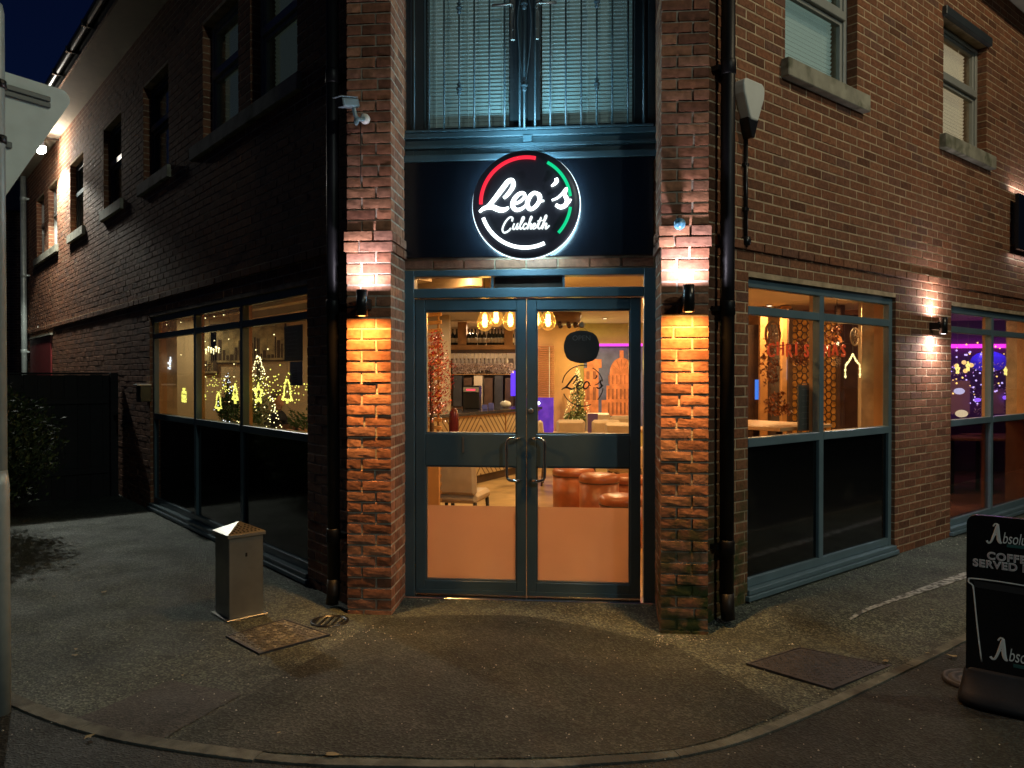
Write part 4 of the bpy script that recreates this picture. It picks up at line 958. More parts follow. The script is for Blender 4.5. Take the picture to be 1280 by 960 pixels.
# access covers
def cover(pts4, name, label, cat, tread, m):
    c = sum(pts4, Vector()) / 4; z0 = zg(c.x, c.y); t = thing(name, label, cat, (c.x, c.y, z0))
    P_ = [Vector((p.x - c.x, p.y - c.y, 0)) for p in pts4]
    def ring(s0, s1, za, zb, nm, mm):
        b = MB(); o_ = [p * s0 for p in P_]; i_ = [p * s1 for p in P_]
        vs = [(p.x, p.y, za) for p in o_] + [(p.x, p.y, zb) for p in o_] + [(p.x, p.y, zb) for p in i_] + [(p.x, p.y, za) for p in i_]
        b.add(vs, [(k*4 + j, k*4 + (j+1) % 4, ((k+1) % 4)*4 + (j+1) % 4, ((k+1) % 4)*4 + j) for k in range(4) for j in range(4)]); return b.build(nm, mm, t, fix=True)
    ring(1.05, 1.0, -.02, .012, 'frame', M['cast'])
    b = MB(); b.add([(p.x*.985, p.y*.985, h) for h in (-.01, .010) for p in P_], [(3, 2, 1, 0), (4, 5, 6, 7)] + [(k, (k+1) % 4, 4 + (k+1) % 4, 4 + k) for k in range(4)]); b.build('plate', m, t, fix=True)
    b = MB(); n = tread
    for i in range(n):
        for j in range(n):
            u, v = (i + .5)/n, (j + .5)/n; p = P_[0].lerp(P_[1], v).lerp(P_[3].lerp(P_[2], v), u) * .93
            a = PI/4 if (i + j) % 2 else -PI/4; dx, dy = math.cos(a + .6)*.011, math.sin(a + .6)*.011; wx, wy = -dy*.3, dx*.3
            b.add([(p.x - dx - wx, p.y - dy - wy, .0102), (p.x + dx - wx, p.y + dy - wy, .0102), (p.x + dx + wx, p.y + dy + wy, .0102), (p.x - dx + wx, p.y - dy + wy, .0102),
                   (p.x - dx*.8, p.y - dy*.8, .0140), (p.x + dx*.8, p.y + dy*.8, .0140)], [(0, 1, 5, 4), (1, 2, 5), (2, 3, 4, 5), (3, 0, 4)])
    b.build('tread', m, t)
    return t
cover([on_ground(*q) for q in ((285, 797), (325, 818), (410, 795), (355, 776))], 'access_cover', 'square gritty metal cover in the pavement beside the steel bin', 'manhole cover', 13, mat('gritty_iron', (.10, .095, .075), rough=.75, metal=.2, noise_amt=.5, noise_scale=30, bump=.004, bump_scale=80, stain=((.3,.28,.2), 30, .56)))
cover([on_ground(*q) for q in ((937, 832), (1040, 862), (1110, 832), (1000, 812))], 'access_cover', 'smooth dark square metal cover in the pavement right of the entrance', 'manhole cover', 16, M['cast'])
rc = on_ground(1210, 851)
rcv = thing('round_cover', 'round iron stopcock cover under the pavement sign', 'manhole cover', (rc.x + .03, rc.y, zg(rc.x, rc.y)))
b = MB(); b.lathe([(.15, -.02), (.15, .010), (.128, .012), (.124, .006), (.118, .006), (.114, .012), (.085, .013), (.08, .007), (.06, .007), (.055, .013), (.001, .014)], n=40); b.build('lid', M['cast'], rcv)
b = MB(); b.bbox(-.03, .03, -.006, .006, .012, .018, .002); b.build('lifting_bar', M['cast'], rcv)
# gully at the left downpipe, drain holes
gp_ = on_ground(412, 777)
b = MB(); b.lathe([(.12, -.015), (.12, .008), (.10, .010), (.098, -.012), (.001, -.012)], (gp_.x, gp_.y, gp_.z), 24)
for k in range(5): b.box(gp_.x - .09 + k*.04, gp_.x - .078 + k*.04, gp_.y - .085, gp_.y + .085, gp_.z - .008, gp_.z + .006)
tag(b.build('drain_gully', M['black']), 'round black drain grating below the left downpipe', 'drain')

# fallen leaves, one by one
lm = mat('dry_leaf', (.30, .24, .12), rough=.7, noise_amt=.4, noise_scale=60)
def leaf_mesh(seed):
    r = random.Random(seed); b = MB(); n = 12; pts = [(0, 0, .004)]
    for k in range(n):
        a = 2*PI*k/n; rr_ = (.5 + .5*abs(math.cos(a*.5))) * (1 + .25*r.uniform(-1, 1)); pts.append((rr_*math.cos(a), .6*rr_*math.sin(a), .004 + .25*r.random()))
    b.add(pts, [(0, 1 + k, 1 + (k+1) % n) for k in range(n)]); b.tube([(.9, 0, .02), (1.5, .1, .06)], .03, 5); return b
lspots = [(413, 946, 1.0, 'tan fallen leaf on the kerb line below the entrance'), (110, 924, .8, 'fallen leaf beside the kerb at far left'), (1192, 822, .9, 'pale fallen leaf on the road beside the pavement sign'),
          (1108, 828, .8, 'brown fallen leaf at the corner of the dark cover'), (95, 813, .5, 'tiny pale leaf scrap, upper of two left of the bin'), (92, 821, .6, 'tiny pale leaf scrap, lower of two left of the bin'), (129, 742, .8, 'pale leaf scrap left of the bin'),
          (68, 747, .5, 'leaf scrap at the far left of the pavement'), (99, 727, .4, 'faint leaf scrap left of the bin near the hedge'), (228, 846, .4, 'small leaf scrap on the patched asphalt'), (298, 778, .5, 'pale leaf scrap in front of the bin'),
          (1165, 764, .5, 'small leaf right of the worn white line'), (1160, 818, .45, 'small leaf behind the kerb left of the sign'), (349, 918, .35, 'leaf crumb inside the kerb, bottom left'), (868, 722+70, .4, 'leaf crumb at the foot of the right pier')]
for i, (px, py, s_, lab) in enumerate(lspots):
    p = on_ground(px, py); o = leaf_mesh(i).build('fallen_leaf', lm); o.location = (p.x, p.y, zg(p.x, p.y) + .009); sz = .034 * s_; o.scale = (sz, sz, sz * .8); o.rotation_euler = (0, 0, i * 1.3)
    tag(o, lab, 'leaf', 'fallen leaves on the pavement')
# grit, stuff nobody could count
gb = MB(); r = random.Random(21)
def grit(n, fx):
    for _ in range(n):
        x, y = fx(); s_ = r.uniform(.002, .0055) * (1.6 if r.random() < .05 else 1); z = zg(x, y) + .006
        a = r.uniform(0, PI); c_, d_ = math.cos(a)*s_, math.sin(a)*s_
        gb.add([(x-c_, y-d_, z), (x+d_, y-c_, z), (x+c_, y+d_, z), (x-d_, y+c_, z), (x, y, z + s_*.9)], [(0, 1, 4), (1, 2, 4), (2, 3, 4), (3, 0, 4)])
grit(420, lambda: (r.uniform(-2.8, 2.6), r.uniform(-2.3, -.5)))
grit(260, lambda: (lambda u, n: (MR @ Vector((u, n, 0))).to_2d())(r.uniform(.9, 5.5), abs(r.gauss(0, .16)) + .03))
grit(120, lambda: (r.gauss(.95, .12), -.47 - abs(r.gauss(0, .07)))); grit(130, lambda: (r.gauss(-1.15, .22), -.75 - r.uniform(-.1, .25)))
grit(60, lambda: (r.uniform(-.85, .85), -.1 - abs(r.gauss(0, .04))))
tag(gb.build('gravel', M['grit']), 'pale grit scattered over the pavement', kind='stuff')

# ------------------------------------------------------------------ fence, hedge, building far left
fu0 = 7.04
F0 = ML @ Vector((fu0, .02, 0)); fd = LN
fe = thing('timber_fence', 'tall black close boarded fence running from the left wall', 'fence', (F0.x, F0.y, 0), math.atan2(fd.y, fd.x))
b = MB(); x = .02; r = random.Random(8)
while x < 7: b.bbox(x, x + .1455, -.012, .012, -.02, 1.57 + r.uniform(-.004, .004), .003); x += .146
b.build('boards', M['fence'], fe)
for k in range(4): MB().bbox(.0 + k*2.2, .09 + k*2.2, .014, .10, -.05, 1.6, .004).build('post', M['fence'], fe)
for zz in (.3, 1.2): MB().bbox(.1, 7, .0125, .05, zz, zz + .08).build('rail', M['fence'], fe)
MB().bbox(0, 7, -.03, .03, 1.576, 1.60, .004).build('capping', M['fence'], fe)
hp = at(5, 560, 1.6)
hd = thing('hedge', 'clipped evergreen hedge in front of the black fence', 'hedge', (-5.95, 1.7, 0))
b = MB(); r = random.Random(14)
def lump(p): return 1 + .28*noise.noise(p*2.2) + .15*noise.noise(p*6)
cnt = 0
while cnt < 16000:
    p = Vector((r.uniform(-1, 1), r.uniform(-1, 1), r.uniform(-1, 1)))
    d = p.length
    if d > 1 or d < .55: continue
    q_ = Vector((p.x * 1.15, p.y * .75, .85 + p.z * .68)) ; k = lump(p.normalized()*2); q_ = Vector((q_.x*k, q_.y*k, .85 + (q_.z - .85)*k))
    if q_.z < .03: continue
    s_ = r.uniform(.018, .034); a = Vector((r.gauss(0, 1), r.gauss(0, 1), r.gauss(0, 1))).normalized(); c_ = a.orthogonal().normalized(); d_ = a.cross(c_)
    b.add([q_ - c_*s_, q_ + d_*s_*.5, q_ + c_*s_, q_ - d_*s_*.5], [(0, 1, 2, 3)]); cnt += 1
b.build('foliage', M['leaf'], hd)
b = MB()
for k in range(9): a = k*.7; b.tube([(.3*math.cos(a), .25*math.sin(a), 0), (.6*math.cos(a), .4*math.sin(a), .9), (.75*math.cos(a), .5*math.sin(a), 1.3)], [.02, .012, .005], 6)
b.build('stem', M['wood_dark'], hd)
fbp = CAM + Vector((-math.sin(YAW), math.cos(YAW), 0)) * 21 + Vector((math.cos(YAW), math.sin(YAW), 0)) * (-14.5)
fbd = thing('brick_house', 'dim brick building at the far left beyond the fence', 'building', (fbp.x, fbp.y, 0), math.radians(12))
MB().box(-4.5, 2.6, 0, 6, 0, 6.0).build('wall', M['mortar'], fbd)
bricks(Matrix.Translation((-4.5, -.0, 0)) @ Matrix.Scale(-1, 4, (0, 1, 0)), 0, 7.1, .0, 6.0, [], 77).build('brickwork', M['brick_far'], fbd)
MB().prism([(-.3, 6.0), (6.3, 6.0), (3, 8.2)], -4.8, 2.9, 'yz').build('roof', M['roof'], fbd)

# ================================================================== interior
def ilamp(x, y, power, color=(1, .62, .30), lab=None, z=2.44):
    t = thing('ceiling_light', lab or 'small recessed ceiling downlight', 'ceiling light', (x, y, z), 0, 'recessed ceiling downlights')
    MB().lathe([(.05, .0), (.05, -.006), (.035, -.006), (.035, .0)], n=18).build('rim', M['chrome'], t)
    MB().lathe([(.001, -.004), (.032, -.004), (.032, -.002), (.001, -.002)], n=14).build('lens', glow('downlight_lens', (1, .85, .6), 8, False), t)
    lamp('AREA', (0, 0, -.03), power * 2.0, color, .16, (0, 0, -1), t)
    return t
AMB = (1, .52, .20)
for x, y, pw, c, lab in [(-.55, .75, 10, AMB, 'recessed downlight just inside the left door leaf'), (.55, .8, 9, AMB, 'recessed downlight just inside the right door leaf'), (-1.3, 4.6, 26, (1, .66, .36), 'recessed downlight above the bar front'),
                    (-1.2, 7.6, 22, (1, .70, .45), 'recessed downlight behind the bar'), (.5, 3.6, 20, AMB, 'recessed downlight over the leather stools'), (.7, 6.6, 30, (1, .62, .30), 'recessed downlight over the cream chairs'),
                    (2.6, 2.2, 13, AMB, 'recessed downlight behind the right window'), (2.7, 4.6, 16, AMB, 'recessed downlight before the patterned panel'), (3.9, 4.3, 12, AMB, 'recessed downlight at the right side of the near window'),
                    (-3.2, 3.9, 5.5, (1, .76, .40), 'recessed downlight over the seated person'), (-5.6, 5.3, 6, (1, .76, .40), 'recessed downlight far down the left window')]:
    ilamp(x, y, pw, c, lab)
# uplight bounce from the pendants: real filament bulbs
BX = [(606, 402, 1.5), (620, 397, 1.75), (638, 401, 1.5), (671, 400, 1.75), (685, 401, 1.5)]
bulbg = glass('amber_glass', (1, .86, .55), .10, .05)
_t = bulbg.node_tree; _e = _t.nodes.new('ShaderNodeEmission'); _e.inputs[0].default_value = (1, .45, .08, 1); _e.inputs[1].default_value = .30; _a = _t.nodes.new('ShaderNodeAddShader'); _o = _t.nodes['Material Output']; _src = _o.inputs[0].links[0].from_socket
_t.links.new(_src, _a.inputs[0]); _t.links.new(_e.outputs[0], _a.inputs[1]); _t.links.new(_a.outputs[0], _o.inputs[0]); bulbg.cycles.emission_sampling = 'NONE'
pend0 = None
M['filament'] = glow('filament', (1, .60, .16), 16, False)
for i, (px, py, yy) in enumerate(BX):
    p = at(px, py, yy)
    if pend0 is None:
        t = thing('pendant_bulb', '', 'pendant lamp', p)
        MB().lathe([(.004, -.088), (.03, -.082), (.055, -.062), (.069, -.032), (.072, -.006), (.064, .028), (.045, .065), (.030, .092), (.022, .11), (.020, .12)], n=24).build('globe', bulbg, t)
        b = MB()
        for k in range(6): a = k*PI/3; b.tube([(.012*math.cos(a), .012*math.sin(a), -.05), (.016*math.cos(a), .016*math.sin(a), .06)], .0035, 5)
        b.build('filament', M['filament'], t)
        MB().lathe([(.022, .12), (.024, .125), (.024, .17), (.010, .19)], n=14).build('cap', M['black'], t)
        MB().tube([(0, 0, .18), (0, 0, .46)], .003, 6).build('cord', M['black'], t); pend0 = t
    else: t = dup(pend0, p)
    t['label'] = ['first glowing filament bulb from the left, behind the left door leaf', 'second glowing filament bulb from the left, hung slightly deeper', 'third glowing filament bulb, at the meeting stile of the left leaf', 'fourth filament bulb, half hidden by the right leaf stile', 'rightmost glowing filament bulb behind the right door leaf'][i]
    t['group'] = 'filament bulbs above the entrance'
    lamp('POINT', (p.x, p.y, p.z), 5.0, (1, .52, .16), .03)

# bar
bar = thing('bar_counter', 'bar counter with pale chevron boarded front and dark top', 'bar', (-1.3, 5.3, 0), math.radians(68.5))
# local x runs along the front from near (0) to far; front face at y=0 facing -y
def chevron(name, c1, c2, k=15):
    m = bpy.data.materials.new(name); m.use_nodes = True; t = m.node_tree; N, L = t.nodes, t.links; p = N['Principled BSDF']; p.inputs['Roughness'].default_value = .5
    tc = N.new('ShaderNodeTexCoord'); s = N.new('ShaderNodeSeparateXYZ'); L.new(tc.outputs['Object'], s.inputs[0])
    d = N.new('ShaderNodeMath'); d.operation = 'PINGPONG'; d.inputs[1].default_value = .75; L.new(s.outputs['X'], d.inputs[0])
    a = N.new('ShaderNodeMath'); a.operation = 'ADD'; L.new(d.outputs[0], a.inputs[0]); L.new(s.outputs['Z'], a.inputs[1])
    mu = N.new('ShaderNodeMath'); mu.operation = 'MULTIPLY'; mu.inputs[1].default_value = k; L.new(a.outputs[0], mu.inputs[0])
    fr_ = N.new('ShaderNodeMath'); fr_.operation = 'FRACT'; L.new(mu.outputs[0], fr_.inputs[0])
    lt = N.new('ShaderNodeMath'); lt.operation = 'LESS_THAN'; lt.inputs[1].default_value = .28; L.new(fr_.outputs[0], lt.inputs[0])
    n = N.new('ShaderNodeTexNoise'); n.inputs['Scale'].default_value = 5; L.new(tc.outputs['Object'], n.inputs['Vector'])
    c = N.new('ShaderNodeMix'); c.data_type = 'RGBA'; c.inputs[6].default_value = (*c1, 1); c.inputs[7].default_value = (*[v*.6 for v in c1], 1); L.new(n.outputs['Fac'], c.inputs[0])
    mx = N.new('ShaderNodeMix'); mx.data_type = 'RGBA'; mx.inputs[7].default_value = (*c2, 1); L.new(lt.outputs[0], mx.inputs[0]); L.new(c.outputs[2], mx.inputs[6]); L.new(mx.outputs[2], p.inputs['Base Color'])
    return m
bar.rotation_euler = (0, 0, 0); bar.location = (0, 0, 0)
b0, b1 = Vector((-2.2, 3.35, 0)), Vector((-.12, 8.3, 0))
bd_ = (Vector((-.70, 6.75, 0)) - Vector((-1.24, 5.45, 0))).normalized()
bo = Vector((-1.24, 5.45, 0)) - bd_ * .75*1.55
bar.location = bo; bar.rotation_euler = (0, 0, math.atan2(bd_.y, bd_.x))
MB().box(0, 3.4, 0, .5, .12, .98).build('front', chevron('chevron_boards', (.62, .48, .27), (.13, .07, .03), 8.5), bar)
MB().box(.0, 3.4, .04, .46, 0, .12).build('plinth', M['wood_dark'], bar)
MB().bbox(-.04, 3.44, -.06, .6, 1.0, 1.045).build('top', M['bar_top'], bar)
MB().box(-.02, 3.42, -.02, .5, .975, 1.0).build('trim', M['wood'], bar)
for k in range(3): MB().box(.745 + k*1.5 - .75*0, .765 + k*1.5, -.012, 0, .12, .975).build('batten', M['wood'], bar)
# back shelf with bottles
shy = 7.2
sh = thing('bottle_shelf', 'hanging timber shelf loaded with bottles above the bar', 'shelf', (0, shy, 0))
a_, b_ = at(545, 437, shy), at(645, 437, shy)
MB().bbox(a_.x, b_.x + .05, -.12, .2, 1.985, 2.06).build('board', M['wood'], sh)
for px in (578, 636): q_ = at(px, 420, shy); MB().bbox(q_.x - .07, q_.x + .07, -.05, .1, 2.062, 2.44).build('bracket', M['wood'], sh)
MB().bbox(a_.x + .1, b_.x, -.10, .15, 1.93, 1.984).build('rack', M['wood_dark'], sh)
bt = None
labs = ['dark bottle with pale label', 'dark wine bottle', 'slim dark bottle']
bpx = [561, 566, 571, 586, 590, 594, 600, 605, 611, 615, 619, 623, 627, 631, 640]
for i, px in enumerate(bpx):
    q_ = at(px, 430, shy); loc = (q_.x, shy, 2.062)
    if bt is None:
        t = thing('bottle', '', 'bottle', loc)
        MB().lathe([(.032, 0), (.036, .004), (.036, .15), (.030, .175), (.013, .20), (.012, .255), (.014, .257), (.014, .268)], n=12).build('glass', M['bottle'], t)
        MB().lathe([(.0368, .04), (.0368, .115)], n=12).build('paper_label', M['label'], t); bt = t
    else: t = dup(bt, loc)
    t['label'] = 'dark bottle, number %s from the left on the hanging shelf' % ['one', 'two', 'three', 'four', 'five', 'six', 'seven', 'eight', 'nine', 'ten', 'eleven', 'twelve', 'thirteen', 'fourteen', 'fifteen'][i]
    t['group'] = 'bottles on the hanging shelf'
# wine glasses hung from rack
wg = None
wgl = mat('wine_glass', (.62, .58, .62), rough=.08, spec=.9)
for i in range(14):
    q_ = at(568 + i*5.0, 446, shy - .03); loc = (q_.x, shy - .03, 1.93)
    if wg is None:
        wg = tag(MB().lathe([(.033, 0), (.033, -.003), (.004, -.008), (.004, -.075), (.02, -.09), (.034, -.12), (.034, -.15), (.027, -.185)], n=12).build('wine_glass', wgl), '', 'wine glass'); o = wg; o.location = loc
    else: o = dup(wg, loc)
    o['label'] = 'upturned wine glass hanging in the row under the bottle shelf'; o['group'] = 'wine glasses hanging under the shelf'
def foil(name, m, box_, n, s, seed, shape=None):
    b = MB(); r = random.Random(seed); k = 0
    while k < n:
        p = Vector([r.uniform(a, c) for a, c in box_])
        if shape and not shape(p): continue
        a = Vector((r.gauss(0, 1), r.gauss(0, 1), r.gauss(0, 1))).normalized(); c_ = a.orthogonal().normalized() * s * r.uniform(.6, 1.4); d_ = a.cross(c_.normalized()) * s * .35
        b.add([p - c_, p + d_, p + c_, p - d_], [(0, 1, 2, 3)]); k += 1
    return b
a_, b_ = at(566, 455, shy - .16), at(642, 455, shy - .16)
tag(foil('g', None, [(a_.x, b_.x), (shy - .22, shy - .12), (1.60, 1.78)], 2200, .016, 3, lambda p: p.z < 1.76 and p.z > 1.60 + .05*math.sin(p.x*9)).build('tinsel_garland', M['silver']), 'silver pink tinsel garland draped under the bottle shelf', 'garland')
# back bar: dark fridges, espresso machine etc.
bb = thing('back_bar', 'dark back bar cabinets with a red lit panel', 'cabinet', (0, 8.6, 0))
q0, q1 = at(566, 480, 8.6), at(640, 480, 8.6)
MB().box(q0.x, q1.x, 0, .28, 0, 1.0).build('cabinet', M['wood_dark'], bb)
x = q0.x
for i in range(6): 
    MB().bbox(x + .01, x + .165, -.02, .25, 1.0, 1.56 - .04*(i % 2)).build('unit', [M['poster'], M['wood_dark'], M['wall_tan'], M['wood_dark'], M['poster'], M['wood_dark']][i], bb); x += .19
q_ = at(586, 490, 8.55); MB().bbox(q_.x - .06, q_.x + .06, -.06, -.03, q_.z - .035, q_.z + .035).build('red_panel', glow('red_panel', (1, .04, .08), 1.6, False), bb)
bw = thing('wall_cabinet', 'dark mirrored shelving behind the bar, under the hanging glasses', 'cabinet', (0, 8.88, 0))
MB().box(q0.x - .2, q1.x, -.02, .0, 1.0, 1.88).build('back', M['wood_dark'], bw)
for zz in (1.58, 1.72): MB().box(q0.x - .2, q1.x, -.16, -.02, zz, zz + .012).build('shelf', M['wood'], bw)
b = MB(); r = random.Random(12); x = q0.x - .1
while x < q1.x - .05: h_ = r.uniform(.08, .12); b.lathe([(.022, 0), (.022, h_*.6), (.008, h_*.8), (.008, h_)], (x, -.09, 1.592), 8); x += r.uniform(.05, .075)
b.build('bottle_row', mat('mixed_bottle_glass', (.08, .05, .03), rough=.1, spec=.8, island=.9), bw)
# things on the bar top
q_ = at(583, 505, 6.0)
def on_bar(px, y): q = at(px, 505, y); return (q.x, y, 1.046)
t = thing('espresso_machine', 'black and silver drinks machine standing on the bar', 'drinks machine', on_bar(590, 6.6))
MB().bbox(-.13, .13, -.1, .16, .0, .36, .01).build('body', M['black'], t); MB().bbox(-.12, .12, -.13, -.10, .26, .34, .004).build('panel', M['steel'], t); MB().box(-.07, .07, -.134, -.1305, .285, .31).build('display', glow('machine_display', (1, .05, .1), 2, False), t)
tag(MB(Matrix.Translation(on_bar(632, 7.0))).ball((0, 0, .06), .07, 14, (1.3, 1, .8)).build('bowl', M['white']), 'white bowl upturned near the right end of the bar', 'bowl')
for i, (px, lab) in enumerate([(606, 'blue box of straws on the bar top'), (614, 'small blue box beside the drinks machine on the bar')]):
    o = MB(Matrix.Translation(on_bar(px, 6.4 + .2*i))).bbox(-.04, .04, -.03, .03, 0, .07 + .02*i, .003).build('box', mat('blue_card', (.10, .12, .45), rough=.5)); tag(o, lab, 'box')
# blue neon column
q_ = at(642, 470, 8.4); tag(MB().box(q_.x - .05, q_.x + .035, 8.38, 8.40, 1.2, 1.65).build('lit_screen', glow('blue_neon', (.12, .03, 1), 1.6)), 'blue violet glowing panel at the right end of the bar', 'light panel')

# slat screen + tinsel tree, inside left
sc_ = thing('slat_screen', 'timber slat screen standing behind the left door leaf', 'screen', (-1.01, 1.75, 0))
for i in range(30):
    z = .18 + i*.075; tilt_ = .10 if z > 1.5 else -.06
    b = MB(Matrix.Translation((0, 0, z)) @ Matrix.Rotation(-tilt_ if z > 1.5 else .12, 4, 'Y')); b.bbox(-.16, .075, -.02, .02, -.016, .016, .003); b.build('slat', M['wood_light'], sc_)
MB().bbox(.028, .045, .022, .04, 0, 2.4, .002).build('post', M['wood'], sc_)
tt_ = thing('tinsel_tree', 'tall red tinsel tree hung with baubles behind the left door leaf', 'christmas tree', (-.98, 1.5, 0))
foil('t', None, [(-.20, .22), (-.16, .16), (1.22, 1.98)], 2600, .013, 5, lambda p: (abs(p.x + .02 - .06*math.sin(p.z*4)) < (.21 * min(1, (2.02 - p.z)/.45)) * (1 + .35*noise.noise(p*9))) and noise.noise(p*14) > -.25).build('foliage', M['pink'], tt_)
foil('t', None, [(-.20, .22), (-.16, .0), (1.12, 1.95)], 220, .008, 6, lambda p: abs(p.x + .02) < .16).build('tinsel', M['silver'], tt_)
b = MB(); r = random.Random(3)
for k in range(26): b.ball((r.uniform(-.15, .15), r.uniform(-.18, -.12), r.uniform(1.15, 1.9)), r.uniform(.008, .014), 8)
b.build('baubles', mat('pink_bauble', (.9, .35, .3), rough=.1, metal=.6), tt_)
b = MB(); r = random.Random(31)
for k in range(40): b.ball((r.uniform(-.16, .16), r.uniform(-.19, -.12), r.uniform(1.15, 1.92)), .0035, 6)
b.build('fairy_lights', glow('fairy_pink', (1, .6, .45), 4, False), tt_)
MB().tube([(0, 0, .3), (0, 0, 1.7)], .02, 8).build('stem', M['wood_dark'], tt_)
MB().lathe([(.10, 0), (.14, .02), (.16, .33), (.15, .35), (.13, .34)], n=18).build('pot', M['maroon'], tt_)
qb = at(566, 505, 2.2)
tag(MB(Matrix.Translation((qb.x + .01, 2.2, 0))).lathe([(.02, .72), (.03, .74), (.045, .95), (.052, 1.08), (.045, 1.19), (.03, 1.23), (.015, 1.24)], n=18).build('vase', mat('red_glass_vase', (.12, .02, .03), rough=.2)), 'tall red glass vase beside the slat screen', 'vase')
# low tan panel behind door left-bottom
tag(MB().bbox(-1.25, -.875, 1.30, 1.36, 0, .98).build('low_partition', M['wall_orange']), 'low orange painted partition behind the left door leaf', 'partition')
# table under vase
t = thing('side_table', 'small round table under the red vase', 'table', (qb.x, 2.2, 0)); MB().lathe([(.17, .69), (.17, .72)], n=24).build('top', M['wood'], t); MB().lathe([(.15, 0), (.15, .02), (.02, .04), (.02, .69)], n=14).build('leg', M['black'], t)

# chairs
def chair(name, label, loc, rz, seatm, legm, grp=None, arm=False, w=.24, hs=.46, hb=.88):
    t = thing(name, label, 'chair', loc, rz, grp)
    MB().bbox(-w, w, -.23, .23, hs - .10, hs, .03).build('seat', seatm, t, bevel=.01)
    b = MB(Matrix.Translation((0, .21, hs)) @ Matrix.Rotation(-.12, 4, 'X')); b.bbox(-w, w, -.04, .045, -.02, hb - hs, .03); b.build('backrest', seatm, t, bevel=.01)
    for sx_ in (-1, 1):
        for sy_ in (-1, 1): MB().tube([(sx_*(w - .03), sy_*.19, hs - .09), (sx_*(w - .01), sy_*.22, 0)], [.02, .014], 8).build('leg', legm, t)
        if arm: MB().bbox(sx_*(w + .02) - .035, sx_*(w + .02) + .035, -.2, .2, hs - .02, hs + .2, .025).build('armrest', seatm, t)
    return t
chair('dining_chair', 'tan leather chair with black legs behind the left door leaf', (-.80, 2.0, 0), math.radians(170), M['tan_light'] if 'tan_light' in M else M['cream'], M['black'], None)
# ottomans
def stool(x, y, rad, h, lab):
    t = thing('leather_stool', lab, 'stool', (x, y, 0), 0, 'round leather stools inside the door')
    MB().lathe([(rad*.96, 0), (rad, .02), (rad, h - .09)], n=36).build('body', M['tan_leather'], t)
    MB().lathe([(rad, h - .088), (rad + .006, h - .08), (rad + .006, h - .04), (rad*.93, h - .012), (rad*.6, h), (.01, h + .004)], n=36).build('cushion', M['tan_leather'], t)
    b = MB(); pts = [Vector((rad*1.006*math.cos(a), rad*1.006*math.sin(a), h - .088)) for a in [2*PI*k/36 for k in range(37)]]; b.tube(pts, .006, 6, cap=False); b.build('piping', M['wood_dark'], t)
q_ = at(717, 590, 3.6); stool(q_.x, 3.6, .24, .50, 'leftmost and farthest brown leather stool')
q_ = at(749, 590, 2.9); stool(q_.x, 2.9, .21, .52, 'middle brown leather stool, overlapping the far one')
q_ = at(789, 600, 2.7); stool(q_.x, 3.3, .20, .46, 'brown leather stool at the right edge of the door glass')
q_ = at(777, 612, 1.7); stool(q_.x, 1.75, .20, .475, 'nearest low brown leather stool with rounded cushion')
# far wall: blind, mural, purple panel
q0, q1 = at(660, 432, 7.9), at(693, 497, 7.9)
bl = thing('slatted_blind', 'orange timber slatted blind on the far wall', 'blind', (q0.x, 7.9, 0))
b = MB(); z = q1.z
while z < 2.06: b.bbox(0, q1.x - q0.x, -.03, 0, z, z + .022, .002); z += .036
b.build('slats', mat('orange_slat', (.48, .20, .09), rough=.5), bl); MB().box(q1.x - q0.x - .09, q1.x - q0.x - .08, -.034, -.031, q1.z, 2.06).build('cord', M['white'], bl)
q0, q1 = at(650, 497, 7.6), at(692, 545, 7.6)
tag(MB().bbox(q0.x, q1.x, 7.58, 7.62, .3, q0.z, .004).build('purple_screen', mat('purple_lit_panel', (.08, .03, .3), rough=.4, emit=(.12, .03, .8), strength=.45, noise_amt=.5)), 'glowing purple screen panel below the slatted blind', 'light panel')
q_ = at(673, 504, 7.5); tag(MB().ball((q_.x, 7.5, q_.z), .03, 10).build('spotlight', glow('spot_white', (.8, .8, 1), 5, False)), 'small bright white spotlight before the purple panel', 'spotlight')
mu = thing('wall_mural', 'large mural of an orange lit domed building on a blue evening sky', 'mural', (0, 7.98, 0))
q0, q1 = at(730, 436, 7.98), at(800, 520, 7.98)
MB().box(q0.x, q1.x + .5, -.01, 0, .62, 2.06).build('sky', mat('mural_blue', (.10, .12, .26), rough=.6, noise_amt=.4, noise_scale=4), mu)
mo = mat('mural_orange', (.62, .22, .09), rough=.6, noise_amt=.35, noise_scale=9); mo2 = mat('mural_brown', (.28, .10, .05), rough=.6, noise_amt=.3, noise_scale=12)
def mp(b, px0, px1, py0, py1, d): a = at(px0, py0, 7.98 - d); c = at(px1, py1, 7.98 - d); b.box(min(a.x, c.x), max(a.x, c.x), -d - .002, -d, min(a.z, c.z), max(a.z, c.z))
b = MB(); mp(b, 730, 748, 460, 520, .012); mp(b, 734, 752, 449, 460, .013); mp(b, 758, 800, 482, 520, .012); mp(b, 762, 795, 466, 482, .013); mp(b, 752, 758, 500, 520, .012)
c0 = at(777, 466, 7.965); dome = [(c0.x + .20*math.cos(a), c0.z + .26*math.sin(a)) for a in [PI*k/16 for k in range(17)]]; b.prism(dome, -.017, -.015, 'xz'); mp(b, 774.5, 779.5, 438, 450, .016)
b.build('building', mo, mu)
b = MB()
for px in range(760, 800, 5): mp(b, px, px + 2, 486, 499, .0165); mp(b, px, px + 2, 503, 518, .0165); mp(b, px + .5, px + 1.6, 469, 480, .0165)
for px in (733, 741): mp(b, px, px + 4, 464, 474, .0165); mp(b, px, px + 4, 484, 500, .0165)
